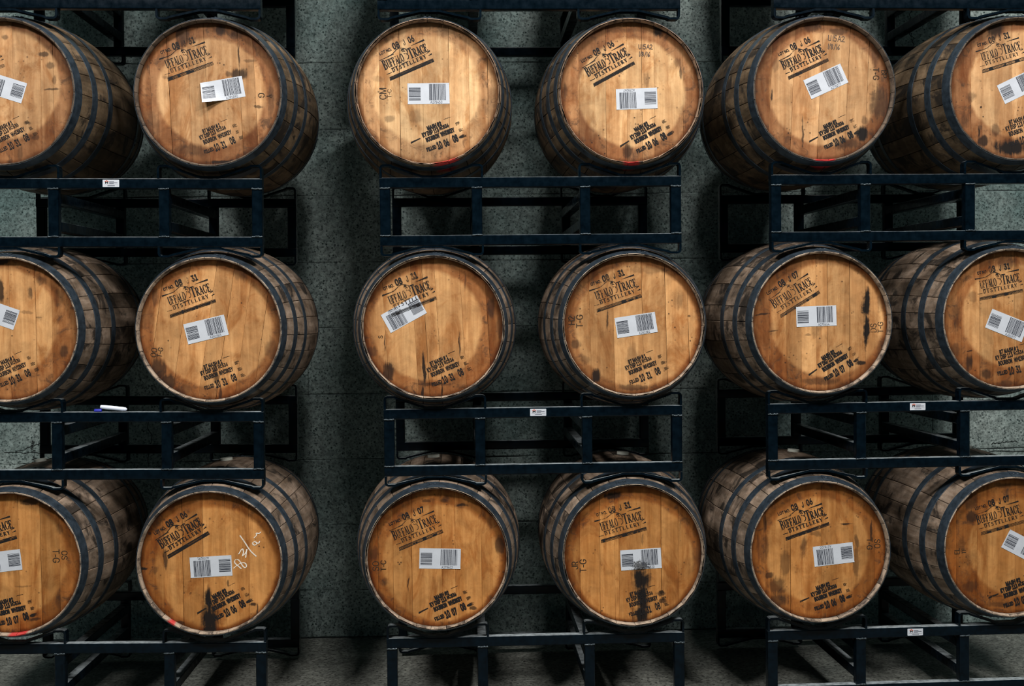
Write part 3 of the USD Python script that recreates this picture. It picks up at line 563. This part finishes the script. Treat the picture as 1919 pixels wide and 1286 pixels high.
z = FLOOR + .02
course = [FLOOR + .0, ]
zs = [FLOOR + .004, FLOOR + .225]
while zs[-1] < 4.5:
    zs.append(zs[-1] + .3045)
for a, bz in zip(zs[:-1], zs[1:]):
    x = -6.0 + rng.uniform(-4.0, 0)
    while x < 6.2:
        L = rng.uniform(5.0, 8.0)
        part(wall, 'panel', wall_panel(x + .0012, x + L - .0012, a + .0014, bz - .0014, WALL_Y + rng.uniform(0, .0035)), M['wall'])
        x += L


def crack(x, z0, z1, seed, horiz=False, w=.0028):
    r = random.Random(seed); n = 14; pts = []
    for i in range(n + 1):
        t = i / n; d = r.uniform(-.004, .004) if horiz else r.uniform(-.012, .012)
        pts.append((x[0] + (x[1] - x[0]) * t + (0 if horiz else d), z0 + (z1 - z0) * t + (d if horiz else 0)))
    return flat(LineString(pts).buffer(w / 2, quad_segs=1), WALL_Y - .0008)


for x, z0, z1, sd, hz in (((2.112, 2.128), 1.40, 1.18, 1, False), ((2.40, 2.80), -.700, -.708, 2, True), ((2.50, 2.62), -.665, -.655, 8, True), ((2.10, 2.085), .40, .30, 3, False), ((-1.437, -1.441), -.46, -.70, 4, False),
                          ((-2.10, -1.90), -.634, -.637, 5, True), ((-2.05, -1.90), -.632, -.580, 6, True), ((-1.966, -1.968), -.58, -.63, 7, False), ((-1.963, -1.967), -.648, -.71, 9, False)):
    part(wall, 'crack', crack(x, z0, z1, sd, hz), M['crack'])

# ------------------------------------------------------------------ racks
W, H, T, INN, D, BX = (RACK[k] for k in ('W', 'H', 't', 'inner', 'D', 'bx'))
rack_lab = [['top', 'of the left stack'], ['upper', 'of the left stack']]


def build_rack(parent):
    """Front upper beam's top edge at z = 0, y = 0; x centred."""
    w2 = W / 2
    for y in (0.0, D):
        tag = 'beam'
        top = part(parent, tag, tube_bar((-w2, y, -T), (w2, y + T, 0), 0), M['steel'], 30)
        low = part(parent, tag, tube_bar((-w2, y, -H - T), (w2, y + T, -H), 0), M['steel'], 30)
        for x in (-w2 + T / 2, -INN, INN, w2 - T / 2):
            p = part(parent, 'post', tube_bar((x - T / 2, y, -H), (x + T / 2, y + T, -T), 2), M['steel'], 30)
            if y == 0:
                for zz, sd in ((-T, 1), (-H, 2)):
                    ms, rg = [], random.Random(int(x * 1000) + sd)
                    for q in range(7):
                        s = trimesh.creation.icosphere(1, .0035 + rg.uniform(0, .0012))
                        s.vertices *= [1.2, .8, .8]
                        s.vertices += [x - T / 2 + .003 + q * (T - .006) / 6, -.0006, zz + rg.uniform(-.001, .001)]
                        ms.append((s.vertices, s.faces))
                    part(p, 'weld_bead', cat_meshes(ms), M['weld'], 60)
    for x in (-INN, INN):
        for zt in (-.052, -.155):
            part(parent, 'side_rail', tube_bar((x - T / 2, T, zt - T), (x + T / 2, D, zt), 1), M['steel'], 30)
    for y in (0.0, D):
        for bx in (-BX, BX):
            for up in (1, -1):
                z0 = 0 if up > 0 else -H - T
                h, dz_ = (.0455, .041) if up > 0 else (.0335, .029)
                pts = [(-.186, 0), (-.186, h - .010), (-.183, h - .003), (-.176, h), (-.150, h), (-.142, dz_), (-.034, .0042), (.034, .0042), (.142, dz_), (.150, h), (.176, h), (.183, h - .003), (.186, h - .010), (.186, 0)]
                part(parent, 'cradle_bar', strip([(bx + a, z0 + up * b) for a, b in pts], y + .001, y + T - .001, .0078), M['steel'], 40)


def rack_matrix(x, y, zz, tilt, yaw):
    a, t = math.radians(yaw), math.radians(tilt)
    Rz = np.array([[math.cos(a), -math.sin(a), 0], [math.sin(a), math.cos(a), 0], [0, 0, 1]])
    Ry = np.array([[math.cos(t), 0, math.sin(t)], [0, 1, 0], [-math.sin(t), 0, math.cos(t)]])
    m = np.eye(4); m[:3, :3] = Rz @ Ry; m[:3, 3] = (x, y, zz)
    return m


SIDE = ['left', 'middle', 'right']
RLAB = [lambda s: 'navy steel barrel rack at the photo top, above the barrels of the %s stack' % s,
        lambda s: 'navy steel barrel rack between the top and middle barrels of the %s stack' % s,
        lambda s: 'navy steel barrel rack between the middle and bottom barrels of the %s stack' % s,
        lambda s: 'navy steel barrel rack on the floor under the bottom barrels of the %s stack' % s]
STICK = {(1, 0): -.020, (2, 1): -.013, (2, 2): -.014, (3, 2): -.022}
first = None
rack_mats = {}
for lev, col, x, y, zz, tilt, yaw in RACKS:
    # base of the rack: the feet of its lower cradle bars
    base = H + T + .0509
    m = rack_matrix(x, y, zz, tilt, yaw)
    rack_mats[lev, col] = m
    label = RLAB[lev](SIDE[col])
    r = thing('barrel_rack', label, 'barrel rack', 'stacked two-barrel racks', m)
    if first is None:
        first = r
        build_rack(r)
    else:
        r.GetReferences().AddInternalReference(first.GetPath())
        if (lev, col) not in STICK:
            r.SetInstanceable(True)
    if (lev, col) in STICK:
        sx = STICK[lev, col]; w_, h_ = .060, .0265
        body = affinity.translate(sbox(0, 0, w_, h_).buffer(-.002).buffer(.002), sx, -T + .006)
        st = part(r, 'sticker', flat(body, -.0004), M['paper'], label='small white maintenance sticker')
        ox, oz = sx, -T + .006
        part(st, 'printed_text', flat(MultiPolygon([sbox(ox + .024, oz + .018, ox + .042, oz + .0205), sbox(ox + .024, oz + .0145, ox + .054, oz + .0165), sbox(ox + .024, oz + .011, ox + .040, oz + .013),
                                                    sbox(ox + .018, oz + .0035, ox + .044, oz + .006), sbox(ox + .006, oz + .008, ox + .056, oz + .0085)]), -.0007), M['sticker_text'])
        part(st, 'emblem', flat(union_all([Polygon([(ox + .009, oz + .012), (ox + .012, oz + .012), (ox + .014, oz + .016), (ox + .0155, oz + .016), (ox + .0175, oz + .012), (ox + .0205, oz + .012), (ox + .0195, oz + .021), (ox + .015, oz + .018), (ox + .010, oz + .021)])]), -.0007), M['sticker_black'])
        part(st, 'emblem_roof', flat(LineString([(ox + .009, oz + .0195), (ox + .015, oz + .0235), (ox + .021, oz + .0195)]).buffer(.0012), -.0009), M['sticker_red'])

# ------------------------------------------------------------------ barrels
NST = 26


def stave_mesh(a0, a1, jr, js):
    """A bowed stave between two angles: chime bevel, croze and bulge."""
    ss = np.array([0, .004, .012, .020, .03, .07, .13, .2, .28, .37, .455, .54, .63, .71, .78, .84, .88, .890, .898, .906, .91])
    ang = np.linspace(a0, a1, 4); gap = .0008
    rows = []
    for s in ss:
        e = 0.0018 if s in (0, .91) else 0.0
        ro = r_out(s) + jr - e
        end = min(s, BL - s)
        ri = np.interp(end, [0, .004, .012, .020, .030], [.2622, .2606, .2562, .2558, .2558]) if end <= .03 else ro - .024
        g = gap / ro
        aa = ang.copy(); aa[0] += g; aa[-1] -= g
        b = .0016
        prof = [(ro - b, aa[0]), (ro, aa[0] + b / ro), (ro, aa[1]), (ro, aa[2]), (ro, aa[3] - b / ro), (ro - b, aa[3]), (ri, aa[3]), (ri, (aa[0] + aa[3]) / 2), (ri, aa[0])]
        y = s + (js if s < .01 else 0)
        rows.append([(r * math.cos(t), y, r * math.sin(t)) for r, t in prof])
    v = np.array(rows); k = v.shape[1]; n = len(ss)
    v = v.reshape(-1, 3); f = []
    for i in range(n - 1):
        for j in range(k):
            a, b_ = i * k + j, i * k + (j + 1) % k
            f.append([a, a + k, b_ + k, b_])
    f = tri(f)[:, ::-1] * 1
    c0 = np.array([[0, j, j + 1] for j in range(1, k - 1)]); c1 = c0[:, ::-1] + (n - 1) * k
    m = trimesh.Trimesh(v, np.vstack([f, c0, c1]), process=False)
    m.fix_normals()
    return np.array(m.vertices), np.array(m.faces)


def hoop_mesh(s0, s1, start, lap):
    th, seg = .0021, 84
    prof_s = np.linspace(s0, s1, 3)
    inner = [(r_out(s) + .0003, s) for s in prof_s]
    outer = [(r_out(s) + th, s) for s in prof_s[::-1]]
    e = .0006
    prof = inner + [(outer[0][0] - e, outer[0][1]), (outer[0][0], outer[0][1] - e), outer[1], (outer[2][0], outer[2][1] + e), (outer[2][0] - e, outer[2][1])]
    def sweep(t0, t1, n, off, closed):
        v = []
        for i in range(n):
            t = t0 + (t1 - t0) * i / (n if closed else n - 1)
            v += [((r + off) * math.cos(t), y, (r + off) * math.sin(t)) for r, y in prof]
        k = len(prof); f = []
        for i in range(n if closed else n - 1):
            a = i * k; b = ((i + 1) % n) * k
            for j in range(k):
                f.append([a + j, b + j, b + (j + 1) % k, a + (j + 1) % k])
        f = tri(f)
        if not closed:
            c = np.array([[0, j, j + 1] for j in range(1, k - 1)]); f = np.vstack([f, c, c[:, ::-1] + (n - 1) * k])
        m = trimesh.Trimesh(np.array(v), f, process=False); m.fix_normals()
        return np.array(m.vertices), np.array(m.faces)
    return cat_meshes([sweep(0, 2 * math.pi, seg, 0, True), sweep(start, start + lap, 8, .0018, False)])


def rivet_mesh(s, t):
    m = trimesh.creation.icosphere(2, 1.0); m.vertices *= [.0026, .0065, .0065]
    r = r_out(s) + .0042
    c, sn = math.cos(t), math.sin(t)
    v = m.vertices
    v = np.c_[v[:, 0] * c - v[:, 2] * sn + r * c, v[:, 1] + s, v[:, 0] * sn + v[:, 2] * c + r * sn]
    return v, np.array(m.faces)


def board_mesh(x0, x1, tilt, y):
    """One head board: the disc cut by two tilted joints, eased front edge."""
    R = .2555
    g = Point(0, 0).buffer(R, quad_segs=20).intersection(affinity.rotate(sbox(x0, -.4, x1, .4), tilt, origin=(0, 0)))
    if g.is_empty or g.area < 1e-5:
        return None
    a = np.array(g.buffer(-.00012).exterior.coords)[:-1]
    inn = g.buffer(-.0008)
    if inn.is_empty or not isinstance(inn, Polygon):
        return None
    v2, f2 = trimesh.creation.triangulate_polygon(inn, engine='earcut'); v2, f2 = np.asarray(v2), np.asarray(f2)
    b = np.array(inn.exterior.coords)[:-1]
    # ring between the outer outline and the eased face, by nearest matching
    ms = [(np.c_[v2[:, 0], np.full(len(v2), y), v2[:, 1]], f2)]
    k = 48
    def samp(poly):
        ln = LineString(np.vstack([poly, poly[:1]])); return np.array([ln.interpolate(t, normalized=True).coords[0] for t in np.linspace(0, 1, k, endpoint=False)])
    ext = np.array(inn.exterior.coords)[:-1]
    from shapely.ops import nearest_points
    outer = g.buffer(-.00012).exterior
    o = np.array([nearest_points(Point(*q), outer)[1].coords[0] for q in ext])
    n = len(ext); r = np.vstack([np.c_[ext[:, 0], np.full(n, y), ext[:, 1]], np.c_[o[:, 0], np.full(n, y + .0007), o[:, 1]], np.c_[o[:, 0], np.full(n, y + .018), o[:, 1]]])
    i = np.arange(n); j = (i + 1) % n
    ms.append((r, tri(np.vstack([np.stack([i, j, j + n, i + n], 1), np.stack([i + n, j + n, j + 2 * n, i + 2 * n], 1)]))))
    v, f = cat_meshes(ms)
    e = v[f]; nrm = np.cross(e[:, 1] - e[:, 0], e[:, 2] - e[:, 0])
    nf = len(f2)
    flip = np.zeros(len(f), bool)
    flip[:nf] = nrm[:nf, 1] > 0
    cen = np.array([g.centroid.x, 0, g.centroid.y])
    mid = e.mean(1) - cen
    flip[nf:] = (nrm[nf:, 0] * mid[nf:, 0] + nrm[nf:, 2] * mid[nf:, 2]) < 0
    f[flip] = f[flip][:, ::-1]
    return v, f


REAR = None
FEAT = {(1, 0): 'leftmost top row oak barrel, cut by the photo edge, dark scribbles on its head',
        (1, 1): 'top row oak barrel with a scorched spot above its curled label',
        (1, 2): 'top row oak barrel with the palest head, straight label, serial ending 450',
        (1, 3): 'top row oak barrel with pen note U15A2 and upside-down label',
        (1, 4): 'top row oak barrel with pen note U15A2 and steeply slanted label',
        (1, 5): 'rightmost top row oak barrel, black stain at the foot of its head',
        (2, 0): 'leftmost middle row oak barrel, cut by the photo edge, pale disc on its head',
        (2, 1): 'middle row oak barrel with slanting board joints, serial ending 883',
        (2, 2): 'middle row oak barrel with its label stuck across the stencil',
        (2, 3): 'middle row oak barrel with stamp H2 and a drip under its label',
        (2, 4): 'middle row oak barrel with a long dark blade-shaped stain beside its label',
        (2, 5): 'rightmost middle row oak barrel, label sloping down to the right',
        (3, 0): 'leftmost bottom row oak barrel, cut by the photo edge, stamp OS on its head',
        (3, 1): 'bottom row oak barrel with white chalk writing and soot at its foot',
        (3, 2): 'bottom row oak barrel with orange head, stamp SO, serial ending 622',
        (3, 3): 'bottom row oak barrel with black soot running down from its label',
        (3, 4): 'bottom row oak barrel with mottled head and upside-down label, serial ending 300',
        (3, 5): 'rightmost bottom row oak barrel, cut by the photo edge, steeply sloping label'}
HOOPS = [(.0015, .046), (.118, .156), (.250, .286), (.624, .660), (.754, .792), (.865, .908)]
NOHOOP_FRONT = {(1, 2), (1, 3)}
RED = {(1, 2): (.065, -.258, .06), (1, 3): (-.004, -.262, .035), (1, 4): (.0, -.262, .05), (3, 0): (.03, -.262, .045), (3, 1): (-.145, -.222, .02)}
TONE = {1: ((.44, .235, .105), (.62, .375, .185)), 2: ((.44, .215, .080), (.62, .345, .145)), 3: ((.40, .170, .046), (.56, .275, .090))}
for bi, b in enumerate(BARRELS):
    key = (b['row'], b['col']); rg = random.Random(100 + bi)
    lo, hi = TONE[b['row']]
    if key == (1, 2): lo, hi = (.54, .31, .145), (.74, .49, .255)
    if key == (1, 3): lo, hi = (.52, .29, .13), (.72, .46, .23)
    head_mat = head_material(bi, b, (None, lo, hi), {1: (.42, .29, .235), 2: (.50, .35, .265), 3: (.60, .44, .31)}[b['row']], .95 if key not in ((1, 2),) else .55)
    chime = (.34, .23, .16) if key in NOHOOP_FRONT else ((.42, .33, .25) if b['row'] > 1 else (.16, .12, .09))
    stave_mat = stave_material(bi, (None, (.085, .060, .036), (.21, .148, .090)) if b['row'] == 1 else (None, (.15, .11, .078), (.37, .285, .22)), rg.uniform(.45, .8), chime, RED.get(key))  # top-row staves get a darker colour that paints in the flank shade
    a = math.radians(b['yaw'])
    m = np.eye(4); m[:2, :2] = [[math.cos(a), -math.sin(a)], [math.sin(a), math.cos(a)]]; m[:3, 3] = b['pos']
    t = thing('whiskey_barrel', FEAT[key], 'barrel', 'whiskey barrels lying on the racks', m)
    ph = rg.uniform(0, 1)
    wid = np.array([rg.uniform(.75, 1.25) for _ in range(NST)]); edges = np.concatenate([[0], np.cumsum(wid) / wid.sum()]) * 2 * math.pi + ph
    for k in range(NST):
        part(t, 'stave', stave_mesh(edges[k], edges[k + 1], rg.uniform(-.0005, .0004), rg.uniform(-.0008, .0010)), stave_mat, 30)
    js = sorted(x / 1000 for x in b['joints'])
    js = [-.3] + [x for x in js if abs(x) < .25] + [.3]
    full = [js[0]]
    for x in js[1:]:
        gap = x - full[-1]; lo_ = max(full[-1], -.26); hi_ = min(x, .26)
        if hi_ - lo_ > .13:
            k = int(math.ceil((hi_ - lo_) / .11))
            full += [lo_ + (hi_ - lo_) * (q + rg.uniform(-.12, .12)) / k for q in range(1, k)]
        full.append(x)
    for x0, x1 in zip(full[:-1], full[1:]):
        bm = board_mesh(x0, x1, b['tilt'], HEAD_Y + rg.uniform(-.0003, .0004))
        if bm is not None:
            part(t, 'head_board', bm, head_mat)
    rear = trimesh.creation.cylinder(.2555, .018, sections=40)
    rv = rear.vertices[:, [0, 2, 1]] + [0, BL - .036, 0]
    part(t, 'rear_head', (rv, np.array(rear.faces)[:, ::-1]), stave_mat)
    for hi_, (s0, s1) in enumerate(HOOPS):
        if hi_ == 0 and key in NOHOOP_FRONT:
            s0, s1 = .020, .056
        st = (math.pi / 2 + rg.uniform(-.25, .15)) if hi_ < 3 else rg.uniform(0, 6.28)
        hp = part(t, 'hoop', hoop_mesh(s0, s1, st, .16), M['hoop'], 30)
        for dt in (.05, .11):
            part(hp, 'rivet', rivet_mesh((s0 + s1) / 2, st + dt), M['hoop'], True)
    bs = trimesh.creation.cylinder(.024, .016, sections=24)
    ba = math.pi / 2 + rg.uniform(-.10, .10) + (.12 if b['col'] < 3 else -.10)
    bv_ = np.array(bs.vertices); rr_ = r_out(BL / 2) + .001
    bv_ = np.c_[bv_[:, 0], bv_[:, 1], bv_[:, 2] + rr_]
    ca_, sa_ = math.cos(ba - math.pi / 2), math.sin(ba - math.pi / 2)
    part(t, 'bung', (np.c_[bv_[:, 0] * ca_ - bv_[:, 2] * sa_, bv_[:, 1] + BL / 2, bv_[:, 0] * sa_ + bv_[:, 2] * ca_], np.array(bs.faces)), M['bung'], label='pale wooden bung')
    # stencils
    heavy = b['day'] in ('06', '07')
    over = key == (2, 2)
    ys = HEAD_Y - (.0018 if over else .0008)
    if 'brand' in b and max(b['brand'][0], b['brand'][2]) > -240:
        x0, z0, x1, z1 = b['brand']
        g = place(brand_shapes(b['nob'], rg), x0, z0, x1, z1)
        if heavy and key not in ((3, 2), (2, 4), (3, 5)):
            g = g.buffer(.0004)
        clip = Point(0, 0).buffer(.254)
        ink = M['ink']
        q = flat(g.intersection(clip), ys)
        if q is not None:
            part(t, 'brand_stencil', q, ink)
        lt = [text_at('OT NO.' if b['nob'] else 'LOT NO.', .075 if b['nob'] else .03, .322, .062, .8, .05, .23 if b['nob'] else .275),
              text_at('08', .345, .318, .125, .55, .07, .155), text_at('J', .575, .312, .115, .55, .05), text_at(b['lot'], .69, .312, .125, .55, .06, .14)]
        q = flat(place(lt, x0, z0, x1, z1).intersection(clip), ys)
        if q is not None:
            part(t, 'lot_stencil', q, M['ink_worn'] if b['nob'] else M['ink'])
    x0, z0, x1, z1 = b['fill']
    two = b['day'] != '31'
    tx = [text_at('MASH #2' if two else 'BT MASH # 1', .17 if two else .108, .350, .125, .75, .08, .50 if two else .63),
          text_at('KY DSP 113', -.06, .185, .135, .7, .08, .58), text_at('RC536', .55, .215, .11, .7, .06, .33),
          text_at('BOURBON', 0, 0, .130, .75, .09, .46), text_at('WHISKEY', .52, 0, .130, .75, .09, .48),
          text_at('FILLED', -.095, -.305, .115, .8, .07, .33), text_at('10', .28, -.36, .23, .5, .06, .17), text_at(b['day'], .52, -.36, .22, .5, .06, .17), text_at('08', .84, -.33, .22, .5, .07, .18)]
    g = place(tx, x0, z0, x1, z1)
    if two:
        g = g.buffer(.0005)
    clip = Point(0, 0).buffer(.252)
    q = flat(g.intersection(clip), HEAD_Y - .0008)
    if q is not None:
        part(t, 'fill_stencil', q, M['ink'])
    mk = [_seg(.78, .50, 1.02, .50, .012)]
    if two:
        mk += [Polygon([(-.52, .13), (-.16, .17), (-.16, .205), (-.50, .19)])]
    for cx, cy in ((1.10, .17), (1.13, -.06), (1.16, -.28)):
        for q_ in range(5):
            mk.append(_seg(cx, cy + .022 * q_, cx + rg.uniform(.08, .16), cy + .022 * q_, .010))
    if two:
        mk.append(_ell(1.14, -.24, .09, .045))
    q = flat(place(mk, x0, z0, x1, z1).intersection(clip), HEAD_Y - .0008)
    if q is not None:
        part(t, 'stencil_smudge', q, M['ink_faint'] if not two else M['ink_worn'])
    for tx_, x, zz, ang, h in b['marks']:
        g, w = sans(tx_, h / 1000, .85, 0.0)
        g = affinity.translate(affinity.rotate(affinity.translate(g, -w / 2, -h / 2000), ang, origin=(0, 0)), x / 1000, zz / 1000)
        part(t, 'cooper_stamp', flat(g, HEAD_Y - .0008), M['ink_faint'])
    for tx_, x, zz, ang, h in b['hand']:
        part(t, 'pen_note', flat(handwriting(tx_, x / 1000, zz / 1000, -ang, h / 1000), HEAD_Y - .0008), M['pen_ink'])
    if b['chalk']:
        lines = []
        for ln in b['chalk']:
            q = np.array(ln) / 1000
            for _ in range(3):      # round the corners of the strokes
                q = np.vstack([q[:1], np.stack([.75 * q[:-1] + .25 * q[1:], .25 * q[:-1] + .75 * q[1:]], 1).reshape(-1, 2), q[-1:]])
            lines += [LineString(q).buffer(.0012), LineString(q + [.0022, .0010]).buffer(.0007)]
        g = union_all(lines)
        part(t, 'chalk_writing', flat(g, HEAD_Y - .0009), M['chalk'], label='white chalk writing')
    # paper label with two barcodes
    lx, lz, ang, flip, serial = b['label']
    lw, lh = .152, .0755
    A = math.radians(ang + (180 if flip else 0)); ca, sa = math.cos(A), math.sin(A)
    curl = key == (1, 1)

    def on_head(x, z_, lift):
        y = np.full(len(x), HEAD_Y - .0010 - lift)
        if curl:
            d = np.clip((.105 - (x + lw / 2) - 1.0 * (z_ + lh / 2)) / .105, 0, 1); y = y - .036 * d ** 2
        else:
            d = np.clip((np.abs(x) - .066) / .010, 0, 1) * np.clip((np.abs(z_) - .030) / .008, 0, 1); y = y - .0007 * d
        return np.c_[lx / 1000 + x * ca - z_ * sa, y, lz / 1000 + x * sa + z_ * ca]
    gx, gz = np.meshgrid(np.linspace(-lw / 2, lw / 2, 17), np.linspace(-lh / 2, lh / 2, 11), indexing='ij')
    pv = on_head(gx.ravel(), gz.ravel(), 0); i, j = np.meshgrid(np.arange(16), np.arange(10), indexing='ij'); i, j = i.ravel(), j.ravel()
    f = tri(np.stack([i * 11 + j, (i + 1) * 11 + j, (i + 1) * 11 + j + 1, i * 11 + j + 1], 1))
    vv = np.vstack([pv, pv + [0, .0003, 0]]); n = len(pv)
    bd = np.concatenate([np.arange(0, 17) * 11, 16 * 11 + np.arange(1, 11), np.arange(15, -1, -1) * 11 + 10, np.arange(9, 0, -1)])
    e0, e1 = bd, np.roll(bd, -1)
    lab_mat = M['paper']
    if key == (3, 3):
        ln, ll = {'tc': ('texture_coordinate', {}), 'wob': ('noise_texture', {'scale': 30.0, 'detail': 4.0}), 'fine': ('noise_texture', {'scale': 160.0, 'detail': 3.0}), 'wc': ('vector_math', {'math_type': 'subtract', 'vector2': (.5, .5, .5)}),
                  'pw': ('vector_math', {'math_type': 'multiply_add', 'vector2': (.03, 0, .03)}), 'cm': ('mix_color', {'a': (.50, .53, .585), 'b': (.012, .009, .008)}), 'p': ('principled_bsdf', {'roughness': .55})}, [('tc.object', 'wob.vector'), ('tc.object', 'fine.vector'), ('wob.color', 'wc.vector1'), ('wc.vector', 'pw.vector1'), ('tc.object', 'pw.vector3')]
        so = stain_chain(ln, ll, b['stain'][:4], 'pw.vector', 'fine.fac')
        ll += [(so, 'cm.fac'), ('cm.result', 'p.base_color')]
        lab_mat = graph(LOOK + 'sooted_paper', ln, ll, 'p.BSDF')
    lab = part(t, 'barcode_label', (vv, np.vstack([f, f[:, ::-1] + n, tri(np.stack([e0, e0 + n, e1 + n, e1], 1))])), lab_mat, label='white paper barcode label')
    rb = random.Random(500 + bi)

    def bars(x0, x1, z0, z1, vertical, count):
        ms = []
        span = (x1 - x0) if vertical else (z1 - z0); p = 0
        units = [(rb.choice((1, 1, 1, 2, 3)), rb.choice((1, 1, 1, 2))) for _ in range(count)]
        tot = sum(w_ + s_ for w_, s_ in units)
        for w_, s_ in units:
            a0, a1 = span * p / tot, span * (p + w_) / tot; p += w_ + s_
            q = [(x0 + a0, z0), (x0 + a1, z0), (x0 + a1, z1), (x0 + a0, z1)] if vertical else [(x0, z0 + a0), (x1, z0 + a0), (x1, z0 + a1), (x0, z0 + a1)]
            q = np.array(q); k = 4
            pts = np.vstack([np.linspace(q[0], q[1], 2), np.linspace(q[3], q[2], 2)]) if vertical else np.array([q[0], q[1], q[3], q[2]])
            if vertical:
                g_ = np.array([[q[s_i][0], q[0][1] + (q[3][1] - q[0][1]) * u] for u in np.linspace(0, 1, 6) for s_i in (0, 1)])
            else:
                g_ = np.array([[q[0][0] + (q[1][0] - q[0][0]) * u, q[s_i][1]] for u in np.linspace(0, 1, 6) for s_i in (0, 3)])
            v = on_head(g_[:, 0], g_[:, 1], .0003)
            fs = []
            for u in range(5):
                a_, b_, c_, d_ = 2 * u, 2 * u + 1, 2 * u + 3, 2 * u + 2
                fs.append([a_, b_, c_, d_] if vertical else [a_, d_, c_, b_])
            ms.append((v, tri(fs)))
        return cat_meshes(ms)
    part(lab, 'small_barcode', bars(-.0715, -.029, -.024, .023, False, 17), M['bars'])
    part(lab, 'large_barcode', bars(.002, .064, -.0245, .0345, True, 22), M['bars'])
    if serial:
        g, w = sans(serial, .0090, .85, 0.0)
        ms = flat(affinity.translate(g, .006, -.0360), 0)
        part(lab, 'serial_number', (on_head(ms[0][:, 0], ms[0][:, 2], .0003), ms[1]), M['bars'])

# the barrels of the next level up: above the frame, they shade the wall behind the top row
for col in range(3):
    for q, s in enumerate((-1, 1)):
        mm = rack_mats[0, col].copy(); mm[:3, 3] = (rack_mats[0, col] @ np.array([s * BX, -.048, .3045, 1]))[:3]
        o = thing('whiskey_barrel', '%s oak barrel above the photo top, on the %s stack' % (('left', 'right')[q], SIDE[col]), 'barrel', 'whiskey barrels lying on the racks', mm)
        o.GetReferences().AddInternalReference('/World/whiskey_barrel_%03d' % (7 + 2 * col + q) if 7 + 2 * col + q else '/World/whiskey_barrel')
        o.SetInstanceable(True)

# ------------------------------------------------------------------ marker pen left on the second rack
def lathe_x(profile, n=20):
    v, k = [], len(profile)
    for i in range(n):
        t = 2 * math.pi * i / n
        v += [(x, r * math.cos(t), r * math.sin(t)) for x, r in profile]
    f = []
    for i in range(n):
        a, b_ = i * k, ((i + 1) % n) * k
        for j in range(k - 1):
            f.append([a + j, a + j + 1, b_ + j + 1, b_ + j])
    m = trimesh.Trimesh(np.array(v), tri(f), process=False); m.fix_normals()
    return np.array(m.vertices), np.array(m.faces)


rm = rack_mats[2, 0]
c_ = (rm @ np.array([.002, .019, 0, 1]))[:3]
tilt_pen = math.radians(6.5)
pm = np.eye(4); Ry = np.array([[math.cos(tilt_pen), 0, math.sin(tilt_pen)], [0, 1, 0], [-math.sin(tilt_pen), 0, math.cos(tilt_pen)]])
pm[:3, :3] = Ry; pm[:3, 3] = c_ + np.array([0, 0, .0135])
pen = thing('marker_pen', 'white marker pen lying on the second beam of the left stack', 'pen', None, pm)
part(pen, 'pen_body', lathe_x([(-.046, 0), (-.046, .0060), (-.044, .0072), (-.030, .0076), (.036, .0076), (.040, .0070), (.046, .0066), (.047, .0060), (.047, 0)]), M['white'], 40)
part(pen, 'end_plug', lathe_x([(.0465, 0), (.0465, .0045), (.050, .0040), (.0505, 0)]), M['white'], 40)
cm_ = np.eye(4); cm_[:3, 3] = c_ + np.array([-.052, -.004, .0052])
cap = thing('pen_cap', 'small blue cap under the raised end of the white marker pen', 'pen cap', None, cm_)
part(cap, 'cap_shell', lathe_x([(-.016, 0), (-.016, .0040), (-.014, .0050), (.010, .0050), (.011, .0044), (.011, .0)]), M['blue'], 40)
part(cap, 'clip', tube_bar((-.014, -.0016, .0048), (.006, .0016, .0062), 0, .0004), M['blue'], 30)
